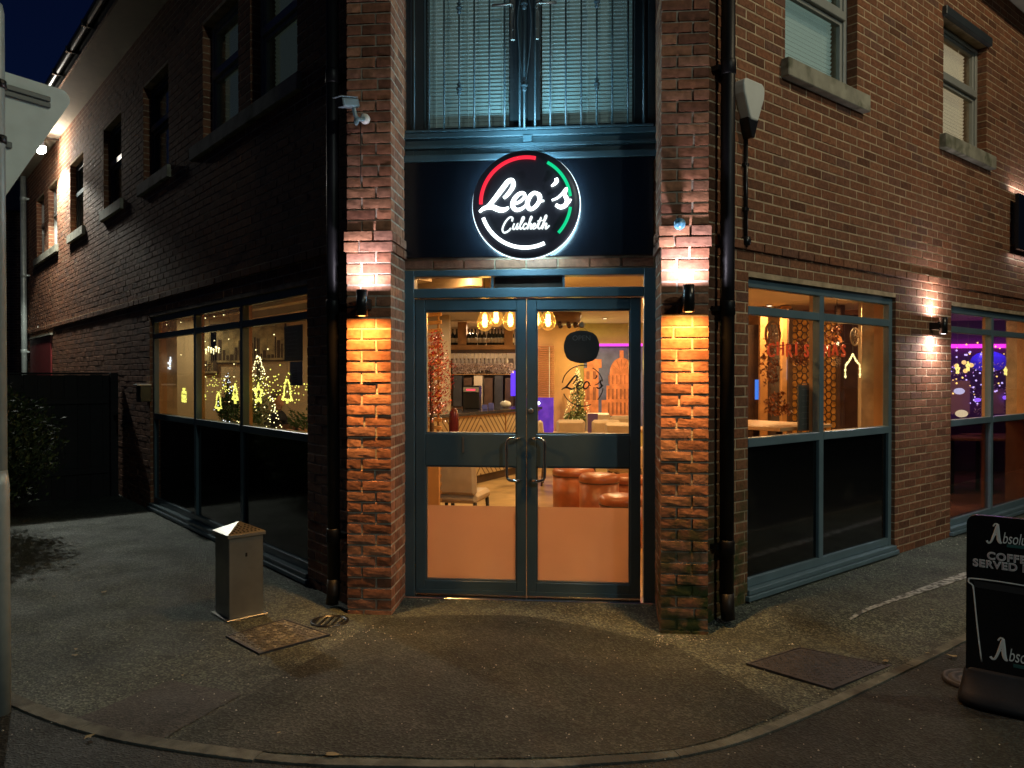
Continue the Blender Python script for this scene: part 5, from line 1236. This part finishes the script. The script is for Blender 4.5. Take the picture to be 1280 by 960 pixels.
for k in range(5):
    a = PI*(.18 + .16*k); b.prism([(c0.x + .02*math.cos(a), c0.z + .24*math.sin(a)*.1), (c0.x + .17*math.cos(a) - .006, c0.z + .23*math.sin(a)), (c0.x + .17*math.cos(a) + .006, c0.z + .23*math.sin(a))], -.0185, -.0175, 'xz')
b.build('openings', mo2, mu)
b = MB(); q0, q1 = at(740, 433, 7.9), at(800, 429, 7.9); b.box(q0.x, q1.x + .6, 7.86, 7.88, q0.z - .0, q0.z + .045); tag(b.build('led_strip', glow('magenta_strip', (1, .05, .8), 1.5)), 'magenta light strip above the mural', 'light strip')
q0, q1 = at(671, 431, 7.9), at(745, 425, 7.9)
# interior christmas tree of warm lights
def lit_tree(p, h, w, label, n, green, lightm, seed, dots=140, base=.0):
    t = thing('christmas_tree', label, 'christmas tree', p)
    foil('f', None, [(-w, w), (-w, w), (base, h)], n, .028, seed, lambda q: math.hypot(q.x, q.y) < w * (1.02 - (q.z - base)/(h - base)) * (.75 + .25*math.sin(q.z*16))).build('foliage', green, t)
    b = MB(); r = random.Random(seed)
    for k in range(dots):
        z = base + (h - base) * (1 - math.sqrt(r.random())) ; z = r.uniform(base, h*.98); a = r.uniform(0, 2*PI); rr_ = w * (1.03 - (z - base)/(h - base)); b.ball((rr_*math.cos(a), rr_*math.sin(a), z), .0058, 6)
    b.build('fairy_lights', lightm, t); MB().tube([(0, 0, 0), (0, 0, h*.9)], .02, 6).build('trunk', M['wood_dark'], t); return t
fy = glow('fairy_warm', (1, .82, .38), 5.5, False); fyg = glow('fairy_yellow', (.90, .82, .14), 2.6, False); fw = glow('fairy_white', (.9, .92, 1), 3.2, False)
q_ = at(722, 500, 7.5); lit_tree((q_.x, 7.45, 0), 1.72, .30, 'christmas tree with warm lights seen behind the lettered roundel', 1500, mat('gold_green_fir', (.10, .13, .03), rough=.5, island=.5), glow('fairy_gold', (1, .75, .25), 2.4, False), 41, 240, .55)
q_ = at(722, 500, 7.5); lamp('POINT', (q_.x - .05, 7.35, 1.75), 10, (1, .80, .22), .1)
# dining tables & cream chairs
def table(x, y, w, d, lab):
    t = thing('dining_table', lab, 'table', (x, y, 0)); MB().bbox(-w, w, -d, d, .72, .755).build('top', mat('table_top', (.50, .36, .22), rough=.3, noise_amt=.2), t)
    for sx_ in (-1, 1): MB().tube([(sx_*(w-.1), 0, 0), (sx_*(w-.1), 0, .72)], .03, 8).build('leg', M['black'], t)
q_ = at(735, 530, 5.5); table(q_.x, 5.5, .50, .35, 'dining table between cream chairs behind the right door leaf')
q_ = at(775, 525, 6.6); table(q_.x, 6.7, .5, .35, 'farther dining table before the mural')
chs = [(714, 4.85, 180, 'cream leather chair with its back to the door, left of the pair'), (757, 4.85, 180, 'cream leather chair with its back to the door, right of the pair'), (781, 4.3, 165, 'cream tub chair at the right edge of the door glass'), (697, 5.7, 90, 'cream chair end on at the left of the dining table'),
       (748, 6.2, 0, 'cream chair facing the door beyond the near table'), (778, 5.9, 180, 'cream chair at the farther dining table')]
for px, y, a, lab in chs:
    q_ = at(px, 520, y); chair('dining_chair', lab, (q_.x, y, 0), math.radians(a - 180 + 180), M['cream'], M['wood_dark'], 'cream chairs in the dining room', arm=(px == 781), w=.185, hs=.48, hb=1.0 if px != 697 else .92)
for (px, lab) in ((741, 'small dark menu card standing on the near table'),):
    q_ = at(px, 505, 5.4); o = MB(Matrix.Translation((q_.x, 5.4, .756))).bbox(-.07, .07, -.006, .006, 0, .28, .002).build('menu_card', mat('menu_violet', (.10, .06, .20), rough=.5)); tag(o, lab, 'menu')
tag(MB(Matrix.Translation((at(765, 515, 5.9).x, 5.8, .756))).lathe([(.03, 0), (.004, .01), (.004, .09), (.035, .13), (.03, .2)], n=14).build('wine_glass', wgl), 'single wine glass standing on the dining table', 'wine glass')
for i, (px, yy, lab) in enumerate([(722, 5.35, 'small white candle pot at the left of the near dining table'), (755, 5.6, 'small white candle pot at the right of the near dining table')]):
    q_ = at(px, 515, yy); tag(MB(Matrix.Translation((q_.x, yy, .756))).lathe([(.03, 0), (.035, .01), (.035, .07), (.02, .072), (.02, .05)], n=14).build('candle_pot', M['white']), lab, 'candle pot')
# chandelier seen above
q_ = at(700, 408, 5.5); ch = thing('chandelier', 'dark scalloped ceiling pendant cluster behind the bulbs', 'chandelier', (q_.x, 5.5, 2.42))
MB().lathe([(.30, .02), (.30, -.02), (.28, -.10), (.2, -.14), (.02, -.14)], n=24).build('drum', mat('bronze_drum', (.20, .12, .06), rough=.4), ch)
b = MB()
for k in range(12): a = k*PI/6; b.ball((.25*math.cos(a), .25*math.sin(a), -.15), .035, 8)
b.build('drops', M['wood_dark'], ch)
# OPEN sign hanging on right leaf glass
og = thing('open_sign', 'black wavy edged hanging open sign inside the right door glass', 'sign', (.374, .075, 1.763))
pts = []
for k in range(120): 
    a = 2*PI*k/120; x = .122*math.copysign(abs(math.cos(a))**.72, math.cos(a)); z = .112*math.copysign(abs(math.sin(a))**.72, math.sin(a)); rr_ = 1 - .04*math.exp(-((((a/(PI/2)) % 1) - .5)/.10)**2) + .02*math.cos(8*a); pts.append((x*rr_, z*rr_))
MB().prism(pts, -.004, .004, 'xz').build('board', M['poster'], og)
text('OPEN', og, (0, -.006, .045), .050, mat('faint_print', (.16, .16, .18), rough=.5), align='CENTER', sx=1)
b = MB(); b.tube([(-.05, .0, .10), (0, -.0, .155), (.05, .0, .10)], .0015, 5); b.build('cord', M['black'], og)
MB(Matrix.Rotation(PI/2, 4, 'X')).lathe([(.020, -.004), (.024, .004), (.010, .014)], (0, .155, .0), 14).build('suction_hook', mat('clear_plastic', (.7, .5, .35), rough=.2), og)
# black vinyl roundel on the right leaf
def vf(x, y, yy): return Vector((.382 + (x - 572)*.29/690, yy, 1.487 - (y - 500)*.29/690))
b = MB(); vk = [(p_, [w*.8 for w in w_] if isinstance(w_, list) else w_*.8) for p_, w_ in LEO]
strokes(b, vk, vf, .0185, .29/690, .08)
for a0, a1 in ((77, 172), (61, 12), (-6, -43), (203, 295)): b.tube([vf(x, y, .0185) for x, y in arc(a0, a1, 338)], .0040, 6, flat=.1, up=(0, 1, 0))
VN = b.build('vinyl_lettering', mat('black_vinyl', (.01, .01, .01), rough=.4), DR)

# ---- behind the left window
def lwp(px, py, n): u, z = wall_at(px, py, 'L', n); return ML @ Vector((u, n, z))
fr2 = random.Random(61)
def figure(pts_list, px, py, size, n, m, label, cat, name, closed=True, side='L'):
    u, z = wall_at(px, py, side, n); Mx = ML if side == 'L' else MR
    b = MB(); X = Mx.to_3x3() @ Vector((1, 0, 0)); o3 = Mx @ Vector((u, n, z))
    for pts in pts_list:
        L_ = sum(((Vector(a) - Vector(c)).length for a, c in zip(pts[1:], pts[:-1]))); k = max(6, int(L_ / .10)); 
        # beads along outline
        tot = 0; P_ = [Vector(p) for p in pts]; step = L_ / k; acc_ = 0
        for a, c in zip(P_[:-1], P_[1:]):
            d = (c - a).length; m_ = max(1, round(d/step))
            for j in range(m_): q2 = a.lerp(c, j/m_); b.ball(Vector((q2.x*size*X.x*(1 if side == 'R' else -1), q2.x*size*X.y*(1 if side == 'R' else -1), q2.y*size)) + Vector((0, 0, fr2.uniform(-.006, .006))), fr2.uniform(.005, .010), 6)
        if m is not fyg: b.tube([Vector((q2.x*size*X.x*(1 if side == 'R' else -1), q2.x*size*X.y*(1 if side == 'R' else -1), q2.y*size)) for q2 in P_], .0028, 5)
    o = b.build(name, m); o.location = o3
    MB().tube([(0, 0, size), (0, 0, min(2.4 - z, 1.2))], .0012, 4).build('cord', M['steel'], o); return tag(o, label, cat, 'lit christmas window figures' if side == 'L' else None)
bell = [[(-1, -.7), (1, -.7), (.65, -.3), (.55, .4), (.2, .9), (-.2, .9), (-.55, .4), (-.65, -.3), (-1, -.7)], [(-.2, -.7), (0, -1), (.2, -.7)]]
treef = [[(-.8, -.7), (.8, -.7), (.3, -.1), (.55, -.1), (.0, 1), (-.55, -.1), (-.3, -.1), (-.8, -.7)], [(-.15, -.7), (-.15, -1), (.15, -1), (.15, -.7)], [(-.4, -.45), (.4, -.35)]]
gift = [[(-.8, -.8), (.8, -.8), (.8, .4), (-.8, .4), (-.8, -.8)], [(0, -.8), (0, .4), (-.4, .9), (0, .4), (.4, .9), (0, .4)], [(-.8, -.2), (.8, -.2)]]
star = [[(math.sin(PI*k/5)*(1 if k % 2 == 0 else .42), math.cos(PI*k/5)*(1 if k % 2 == 0 else .42)) for k in range(11)]]
figure(gift, 230, 494, .085, -.16, fyg, 'yellow lit parcel figure in the left bay of the window', 'light figure', 'light_figure')
figure(treef, 253, 487, .105, -.16, fyg, 'yellow lit fir tree figure left of the bell in the middle bay', 'light figure', 'light_figure')
figure(bell, 273, 502, .09, -.16, fyg, 'yellow lit bell figure low in the middle bay', 'light figure', 'light_figure')
figure(treef, 294, 491, .09, -.16, fyg, 'yellow lit fir tree figure at the right edge of the middle bay', 'light figure', 'light_figure')
figure(star, 323, 492, .10, -.16, fyg, 'yellow lit star figure in the right bay', 'light figure', 'light_figure')
figure(bell, 359, 489, .10, -.16, fyg, 'yellow lit bell figure in the right bay near the posters', 'light figure', 'light_figure')
figure(star, 262, 458, .055, -.2, mat('silver_star', (.7, .68, .6), rough=.4), 'plain silver star hanging in the middle bay', 'star', 'hanging_star')
figure([[(-.9, -.6), (-.5, .1), (.3, .1), (.7, .8), (.8, .4), (.5, -.1), (.5, -.7)], [(-.5, .1), (-.3, -.7)]], 211, 455, .09, -.2, fw, 'white lit reindeer figure in the left bay', 'light figure', 'light_figure')
for i, (px, py, L_, lab) in enumerate([(251, 434, 7, 'short string of warm lights under the transom, middle bay')]):
    b = MB(); 
    for k in range(8): p = lwp(px + k*3.2, py + (k % 3)*1.5, -.35); b.ball(p, .012, 6); b.tube([p, p - Vector((0, 0, .05))], .004, 4)
    tag(b.build('light_string', fy), lab, 'light string')
p = lwp(323, 480, -.75); lit_tree((p.x, p.y, .75), 1.05, .27, 'small snowy christmas tree of white lights in the right bay', 900, mat('frosted_fir', (.22, .25, .15), rough=.6, island=.4), fy, 51, 190, .12)
t_ = thing('side_table', 'low dark table carrying the two small christmas trees', 'table', (p.x, p.y, 0), PI*.75); MB().bbox(-.35, 1.2, -.3, .3, .71, .748).build('top', M['wood_dark'], t_); 
for a in (-.3, 1.1): MB().tube([(a, 0, 0), (a, 0, .71)], .03, 8).build('leg', M['wood_dark'], t_)
p = lwp(285, 490, -.6); lit_tree((p.x, p.y, .749), .86, .24, 'dark green small christmas tree with white lights in the middle bay', 1300, M['leaf_in'], fw, 52, 40, .12)
p = lwp(350, 480, -3.0); lit_tree((p.x, p.y, .0), 1.85, .35, 'dim christmas tree behind the seated person', 900, mat('dim_fir', (.12, .13, .09), rough=.6, island=.4), fw, 53, 26, .5)
b = MB(ML); r = random.Random(44)
for px in (250, 270, 290, 300, 312, 330, 345, 360):
    u, z = wall_at(px, 486, 'L', -.22)
    for k in range(26): b.ball((u + r.gauss(0, .09), -.22 - r.random()*.2, z + r.gauss(.02, .07)), r.uniform(.0035, .007), 5)
fc = thing('light_garland', 'low garland of tiny yellow green lights along the left window ledge', 'light string'); b.build('bulbs', fyg, fc)
b = MB(ML); 
for k in range(1500):
    u = r.uniform(1.6, 4.2); n_ = -.35 - r.random()*.25; z = 1.10 + abs(r.gauss(0, .06))
    if abs(u - wall_at(343, 505, 'L', n_)[0]) < .32: continue
    a = 0; a = Vector((r.gauss(0, 1), r.gauss(0, 1), r.gauss(0, 1))).normalized(); c_ = a.orthogonal().normalized()*.022; d_ = a.cross(c_)*.4; p_ = Vector((u, n_, z))
    b.add([p_ - c_, p_ + d_, p_ + c_, p_ - d_], [(0, 1, 2, 3)])
b.build('foliage', M['leaf_in'], fc)
# posters inside the right bay
for (px0, px1, py0, py1, m, lab) in ((355, 376, 408, 451, M['poster'], 'black poster taped inside the left window, right bay'), (362, 376, 452, 482, M['paper'], 'pale printed menu sheet below the black poster')):
    u0, z0 = wall_at(px1 + 2, py1, 'L', -.115); u1, z1 = wall_at(px0, py0, 'L', -.115)
    o = thing('window_poster', lab, 'poster'); MB(ML).box(u0, u1, -.120, -.117, z0, z1).build('sheet', m, o)
    b = MB(ML)
    for k in range(7): zz = z1 - .05 - k*(z1 - z0 - .06)/7; b.box(u0 + .1, u1 - .03 - .03*(k % 3), -.1168, -.1160, zz - .006, zz)
    b.build('print_lines', mat('print_tone', (.10, .10, .11) if m is M['poster'] else (.32, .30, .36)), o)
# pictures on the tan wall
for (px, py, w, h, lab) in ((330, 425, .35, .32, 'framed city picture on the tan wall, right bay'), (283, 430, .26, .3, 'framed picture on the tan wall, middle bay'), (262, 440, .14, .34, 'narrow dark picture on the tan wall left of centre')):
    q_ = at(px, py, 5.88); t = thing('wall_picture', lab, 'picture', (q_.x, 5.88, q_.z)); MB().bbox(-w, w, -.02, 0, -h, h, .004).build('frame', M['wood_dark'], t)
    b = MB(); r = random.Random(px); x = -w + .03
    MB().box(-w + .02, w - .02, -.023, -.021, -h + .02, h - .02).build('print', mat('sepia_print', (.42, .36, .22), rough=.6, noise_amt=.6, noise_scale=8), t)
    while x < w - .05: ww = r.uniform(.02, .06); b.box(x, x + ww, -.025, -.0235, -h + .05, -h + .05 + r.uniform(.1, .9)*h*1.2); x += ww + .012
    b.build('skyline', mat('print_dark', (.07, .045, .03), rough=.6), t)
# upper rails inside window (ceiling beams, light cords)
for k in range(3):
    b = MB(ML); b.box(1.0, 6.5, -.9 - .5*k, -.78 - .5*k, 2.30, 2.455); b.build('ceiling_beam', M['wall_tan'], building)
# light curtain of fine wires
b = MB(ML); bd2 = MB(ML); r = random.Random(77)
for k in range(30):
    u = 1.45 + k*.135; L_ = r.uniform(.3, 1.05)
    if r.random() < .4: continue
    b.tube([(u, -.14, 2.2), (u, -.14, 2.2 - L_)], .0012, 4)
    for j in range(int(L_/.12)):
        if r.random() < .35: bd2.ball((u, -.14, 2.15 - j*.12), .005, 6)
lc = thing('light_curtain', 'curtain of fine wires with tiny warm lights inside the left window', 'light string'); b.build('wires', M['steel'], lc); bd2.build('bulbs', fy, lc)

# seated person behind the left window
def skin_body(name, joints, edges, m, parent):
    me = bpy.data.meshes.new(name); me.from_pydata([j[0] for j in joints], edges, []); me.materials.append(m); o = bpy.data.objects.new(name, me); COL.objects.link(o); o.parent = parent
    s = o.modifiers.new('skin', 'SKIN'); s.use_smooth_shade = True
    for i, j in enumerate(joints): me.skin_vertices[0].data[i].radius = j[1] if isinstance(j[1], tuple) else (j[1], j[1])
    me.skin_vertices[0].data[0].use_root = True
    sd = o.modifiers.new('sub', 'SUBSURF'); sd.levels = 1; sd.render_levels = 2; return o
pp = lwp(342, 511, -2.1)
pe = thing('person', 'person with short grey brown hair in dark clothes seated behind the window, facing right', 'person', (pp.x, pp.y, 0), math.radians(-18))
# faces +x locally; pelvis at seat height
J = [((0, 0, .52), (.13, .16)), ((0.02, 0, .70), (.11, .15)), ((.04, 0, .90), (.12, .17)), ((.04, 0, .99), (.07, .12)), ((.055, 0, 1.06), .055), ((.07, 0, 1.12), .06),
     ((.04, .17, .95), .06), ((.06, .23, .74), .045), ((.26, .17, .76), .035), ((.33, .14, .77), .03), ((.04, -.17, .95), .06), ((.06, -.23, .74), .045), ((.26, -.17, .76), .035), ((.33, -.14, .77), .03),
     ((.06, .10, .50), .09), ((.42, .12, .50), .075), ((.42, .12, .28), .055), ((.40, .12, .06), .04), ((.52, .12, .04), .035), ((.06, -.10, .50), .09), ((.42, -.12, .50), .075), ((.42, -.12, .28), .055), ((.40, -.12, .06), .04), ((.52, -.12, .04), .035)]
E_ = [(0, 1), (1, 2), (2, 3), (3, 4), (4, 5), (3, 6), (6, 7), (7, 8), (8, 9), (3, 10), (10, 11), (11, 12), (12, 13), (0, 14), (14, 15), (15, 16), (16, 17), (17, 18), (0, 19), (19, 20), (20, 21), (21, 22), (22, 23)]
skin_body('clothes', J, E_, M['cloth_dark'], pe)
hb = MB(); hb.ball((.085, 0, 1.215), .098, 20, (.95, .78, 1.18)); hb.ball((.175, 0, 1.20), .016, 8, (1.2, .7, 1.3)); hb.ball((.13, 0, 1.14), .05, 12, (1, .8, .7)); hb.ball((.165, 0, 1.163), .014, 8, (.8, 1.4, .6))
for s_ in (-1, 1): hb.ball((.075, s_*.078, 1.205), .022, 8, (.8, .4, 1.3)); hb.tube([(.10, 0, 1.13), (.06, 0, 1.02)], .05, 12)
for s_ in (-1, 1):
    c_ = Vector((.33, s_*.14, .775)); hb.ball(c_ + Vector((.05, 0, 0)), .035, 10, (1.3, .9, .55))
    for k in range(4): hb.tube([c_ + Vector((.085, (k-1.5)*.018, 0)), c_ + Vector((.12, (k-1.5)*.019, -.002)), c_ + Vector((.14 - .008*abs(k-1.2), (k-1.5)*.019, -.014))], [.009, .008, .006], 6)
    hb.tube([c_ + Vector((.04, -s_*.025, 0)), c_ + Vector((.07, -s_*.05, -.003)), c_ + Vector((.09, -s_*.055, -.008))], [.010, .009, .007], 6)
hb.build('body', M['skin'], pe)
hh = MB(); hh.ball((.062, 0, 1.245), .102, 20, (.98, .83, 1.02)); hh.build('hair', M['hair'], pe)
ey = MB()
for s_ in (-1, 1): ey.ball((.168, s_*.032, 1.222), .009, 8)
ey.build('eye', M['black'], pe)
chair('dining_chair', 'dark chair under the seated person', (pp.x, pp.y, 0), math.radians(-18 + 90) + PI, M['wood_dark'], M['wood_dark'], None, w=.22, hs=.42, hb=.85)
q2 = Vector((math.cos(math.radians(-18)), math.sin(math.radians(-18)), 0)); tpos = pp + q2 * .62
t_ = thing('dining_table', 'small timber table in front of the seated person', 'table', (tpos.x, tpos.y, 0), math.radians(-18)); MB().bbox(-.3, .3, -.35, .35, .715, .745).build('top', M['wood'], t_); MB().tube([(0, 0, 0), (0, 0, .715)], .035, 10).build('leg', M['black'], t_)

# ---- behind the near right window
def rwp(px, py, n): u, z = wall_at(px, py, 'R', n); return MR @ Vector((u, n, z))
q0, q1 = at(990, 416, 4.6), at(1044, 520, 4.6)
pm = mat('gold_lattice', (.55, .30, .06), rough=.5, noise_amt=.6, noise_scale=18)
t = thing('lattice_panel', 'tall gold patterned room divider behind the near right window', 'room divider', ((q0.x + q1.x)/2, 4.6, 0)); w = (q1.x - q0.x)/2
MB().box(-w, w, -.02, .02, .0, 2.3).build('panel', pm, t)
b = MB(); z = .1; k = 0
while z < 2.25:
    n_ = 9
    for j in range(n_): 
        c_ = Vector((-w + (j + .5)*2*w/n_, -.028, z + (.03 if j % 2 else 0))); pts = [c_ + Vector((.04*math.cos(a), 0, .045*math.sin(a))) for a in [2*PI*q/6 for q in range(7)]]; b.tube(pts, .006, 4, cap=False)
    z += .085
b.build('lattice', M['wood_dark'], t); MB().bbox(-w - .05, -w, -.04, .04, 0, 2.4).build('post', M['wood_dark'], t); MB().bbox(w, w + .05, -.04, .04, 0, 2.4).build('post', M['wood_dark'], t)
for i, (px, wd, y, m, lab) in enumerate([(943, .22, 5.3, M['wood_dark'], 'dark cabinet at the left edge of the near right window'), (972, .30, 5.35, M['wall_brown'], 'brown curtain behind the red letters'), (1061, .145, 5.0, M['wood_dark'], 'dark tall cupboard behind the lit arch')]):
    q_ = at(px, 450, y); tag(MB().bbox(q_.x - wd, q_.x + wd, y, y + .2, 0, 2.25 if i != 2 else 2.35).build('cabinet', m), lab, 'cabinet')
q_ = at(1076, 450, 4.4); tag(MB().bbox(q_.x, q_.x + .9, 4.4, 4.5, 0, 2.455).build('column', M['wall_tan']), 'tan painted column at the right of the near right window', 'column')
# red letters, each hung from a cord
rm = mat('red_foil_letter', (.75, .06, .02), rough=.35, emit=(1, .12, .03), strength=.3)  # slight emission put into the foil to brighten the letters
bn_ = thing('letter_banner', 'red christmas letter banner hanging inside the near right window', 'banner')
for i, chh in enumerate('CHRISTMAS'):
    px, py = 959 + i*11.6, 446 - (2 if i % 2 else 0)
    if px > 1020: pass
    p = rwp(px, py, -.30); 
    o = text(chh, bn_, p, .155, rm, rot=(PI/2, 0, PI/4), extrude=.006, name='letter')
b = MB(); pts = [rwp(955 + k*9, 431 + 2*math.sin(k), -.295) for k in range(13)]; b.tube(pts, .002, 5); b.build('cord', M['wood_dark'], bn_)
def wreath(px, py, n, rad, m, lab, feathers=True):
    p = rwp(px, py, n); o = thing('wreath', lab, 'wreath', p, PI/4); b = MB(); pts = [Vector((rad*math.cos(a), 0, rad*math.sin(a))) for a in [2*PI*k/30 for k in range(31)]]; b.tube(pts, .010, 6, cap=False); b.build('hoop', m, o)
    b = MB()
    for k in range(9): a = k*2*PI/9; c_ = (k + 4)*2*PI/9; b.tube([(rad*math.cos(a), 0, rad*math.sin(a)), (rad*math.cos(c_), 0, rad*math.sin(c_))], .002, 4)
    b.build('web', m, o); return o
wreath(966, 418, -.35, .10, mat('gold_hoop', (.55, .25, .08), rough=.4), 'round golden hoop decoration above the red letters'); wreath(1069, 421, -.35, .075, mat('pale_hoop', (.5, .42, .32), rough=.4), 'smaller pale hoop decoration in the right pane')
figure([[(-1.3, -1), (-1.35, -.4), (-1.25, .15), (-.6, .5), (0, 1.1), (.6, .5), (1.25, .15), (1.35, -.4), (1.3, -1)]], 1066, 458, .10, -.3, glow('arch_lights', (1, .78, .3), 3, False), 'arch shaped outline of warm lights in the right pane', 'light figure', 'light_arch', side='R')
p = rwp(1046, 425, -1.2); t = thing('pendant_lamp', 'orange glowing woven pendant in the near right window', 'pendant lamp', p); MB().lathe([(.02, .055), (.045, .035), (.055, -.01), (.042, -.045), (.015, -.06)], n=16).build('shade', mat('woven_orange', (.6, .2, .05), rough=.6, emit=(1, .25, .04), strength=.7, noise_amt=.6, noise_scale=60), t); MB().ball((0, -.02, -.03), .034, 10).build('bulb', glow('pend_bulb', (1, .75, .4), 5, False), t); MB().tube([(0, 0, .05), (0, 0, 2.44 - p.z)], .004, 5).build('cord', M['black'], t)
p = rwp(1046, 440, -1.2); lamp('POINT', (p.x, p.y, p.z - .1), 6, (1, .45, .15), .06)
for i, (px, wd, y, m, lab) in enumerate([(955, .05, 4.9, M['wood'], 'narrow timber post left of the round hoop'), (983, .06, 4.75, M['wood_light'], 'pale timber post left of the gold divider'), (1051, .05, 4.7, M['wood_dark'], 'dark timber post right of the gold divider')]):
    q_ = at(px, 450, y); tag(MB().bbox(q_.x - wd, q_.x + wd, y, y + .1, 0, 2.45, .006).build('timber_post', m), lab, 'post')
hgm = mat('rust_dried_leaves', (.30, .10, .03), rough=.6, island=.6)
for i, (px, py, w_, h_, n_, lab) in enumerate([(962, 452, .10, .20, 260, 'bunch of rust coloured dried leaves below the round hoop'), (1003, 440, .16, .12, 300, 'rust coloured leaf garland in front of the gold divider'), (1044, 428, .09, .16, 220, 'orange dried flowers round the pendant lamp'), (974, 505, .16, .10, 260, 'low dried plant standing behind the table')]):
    p = rwp(px, py, -.5); o = foil('h', None, [(-w_, w_), (-.06, .06), (-h_, h_)], n_, .022, 70 + i, lambda q, w_=w_, h_=h_: (q.x/w_)**2 + (q.z/h_)**2 < 1 and noise.noise(q*12) > -.15).build('dried_bouquet', hgm); o.location = p; o.rotation_euler = (0, 0, PI/4); tag(o, lab, 'decoration')
# table and board by window
tp = rwp(970, 530, -.62); t = thing('dining_table', 'orange lit table top inside the near right window', 'table', (tp.x, tp.y, 0), PI/4); MB().bbox(-.62, .16, -.42, .42, 1.13, 1.16).build('top', mat('table_tan', (.62, .38, .20), rough=.35), t); MB().tube([(-.3, 0, 0), (-.3, 0, 1.13)], .03, 8).build('leg', M['black'], t); MB().tube([(.05, 0, 0), (.05, 0, 1.13)], .03, 8).build('leg', M['black'], t)
u0, z0 = wall_at(999, 543, 'R', -.14); u1, z1 = wall_at(1022, 481, 'R', -.14)
t = thing('menu_board', 'dark grey menu board leaning inside the near right window', 'menu board', MR @ Vector((u0, -.15, 1.13)), PI/4); MB().bbox(0, u1 - u0, -.008, .008, 0, z1 - 1.13, .003).build('board', mat('slate_board', (.10, .105, .105), rough=.5, noise_amt=.2), t); b = MB()
for k in range(8): b.box(.04, u1 - u0 - .05 - .02*(k % 3), -.0095, -.0085, .05 + k*.045, .056 + k*.045)
b.build('print_lines', mat('board_print', (.2, .2, .2)), t)
for i, (px, py, c, lab) in enumerate([(946, 487, (.05, .25, 1), 'blue lit screen at the left edge of the near right window'), (1004, 462, (.5, .6, .8), 'pale blue strip of light left of the gold panel')]):
    q_ = at(px if i == 0 else 986, py, 5.0 - i*.3); tag(MB().bbox(q_.x - .025, q_.x + .03 - i*.03, 4.98 - i*.3, 5.0 - i*.3, q_.z - .13, q_.z + .13, .002).build('lit_screen', glow('blue_screen', c, 1.0, False)), lab, 'light panel')

# ---- behind the far right window: purple room
lamp('AREA', (6.3, 6.4, 2.42), 11, (.62, .25, 1), .5, (0, 0, -1)); lamp('AREA', (5.2, 4.6, 2.43), 20, (1, .55, .35), .2, (0, 0, -1))
q0, q1 = at(1180, 433, 7.85), at(1300, 433, 7.85)
tag(MB().box(q0.x, q1.x + 1, 7.82, 7.84, q0.z - .03, q0.z + .035).build('led_strip', glow('magenta_strip_far', (1, .04, .75), 2.2)), 'magenta light strip in the purple room at far right', 'light strip')
for i, (px, py) in enumerate([(1197, 462), (1210, 458), (1240, 463), (1257, 464), (1268, 461)]):
    figure(star, px, py, .05, -.25, glow('warm_star', (1, .72, .2), 2.2, False), ['first', 'second', 'third', 'fourth', 'fifth'][i] + ' small hanging star light from the left in the far right window', 'light figure', 'star_light', side='R')
q_ = at(1236, 452, 6.8); tag(MB().ball((q_.x, 6.8, q_.z), .24, 18, (1.1, .5, .65)).build('balloon', mat('blue_lit_balloon', (.05, .04, .6), rough=.3, emit=(.08, .03, 1), strength=.45)), 'large blue glowing balloon in the far right window', 'balloon')
q_ = at(1205, 453, 6.2); b = MB(); [b.ball((q_.x + dx, 6.2, q_.z + dz), .032, 10) for dx, dz in ((0, 0), (.1, -.04), (-.1, -.05), (.02, -.12))]; tag(b.build('lamp_cluster', glow('lamp_cluster', (1, .55, .2), 1.8, False)), 'cluster of orange globe lamps in the far right window', 'lamp')
for i, (px, py, r_, c, s_) in enumerate([(1199, 489, .055, (.75, .65, 1), 1.1), (1202, 517, .065, (1, .72, .45), 1.0), (1222, 500, .035, (.3, .1, 1), 2.0), (1258, 497, .04, (.3, .1, 1), 1.8)]):
    q_ = at(px, py, 5.6 + .2*i); tag(MB().ball((q_.x, 5.6 + .2*i, q_.z), r_, 14, (1.3, .8, .8)).build('globe_lamp', glow('globe_lamp', c, s_, False)), ['upper white globe lamp glowing at the left of the far right window', 'lower warm white globe lamp at the left of the far right window', 'small violet lamp left of the mullion in the far right window', 'small violet lamp right of the mullion in the far right window'][i], 'lamp')
tr = random.Random(88)
b = MB()
for k in range(150): b.ball((tr.uniform(5.0, 7.4), tr.uniform(5.8, 7.4), tr.uniform(1.05, 1.95)), tr.uniform(.006, .018), 6)
lw_ = thing('light_curtain', 'cloud of tiny violet and white lights in the far right window', 'light string'); b.build('bulbs', glow('violet_bulbs', (.62, .42, 1), 2.2, False), lw_)
b = MB()
for k in range(70): b.ball((tr.uniform(4.9, 6.4), tr.uniform(5.0, 6.4), tr.uniform(1.2, 2.0)), tr.uniform(.006, .014), 6)
b.build('bulbs', glow('amber_bulbs', (1, .55, .15), 2.5, False), lw_)
b = MB()
for k in range(5): x = 5.0 + k*.52; b.bbox(x, x + .30, 6.0 + .12*k, 6.03 + .12*k, 1.02, 1.02 + tr.uniform(.15, .5), .004)
tag(b.build('seat_backs', mat('mauve_cloth', (.32, .20, .34), rough=.8)), 'row of mauve upholstered bench backs in the purple room', 'bench')
for i, px in enumerate((1215, 1262)):
    q_ = at(px, 530, 5.4); table(q_.x, 5.4 + .3*i, .35, .3, ['dark table left of the mullion in the purple room', 'dark table right of the mullion in the purple room'][i])
tag(foil('d', None, [(0, 1.6), (-.1, .1), (1.0, 1.75)], 500, .02, 9, lambda p: noise.noise(p*5) > -.05).build('tinsel_branches', M['silver']), 'violet lit tinsel branches in the far right window', 'decoration').location = (5.2, 6.4, 0)
print('built', len(bpy.data.objects))
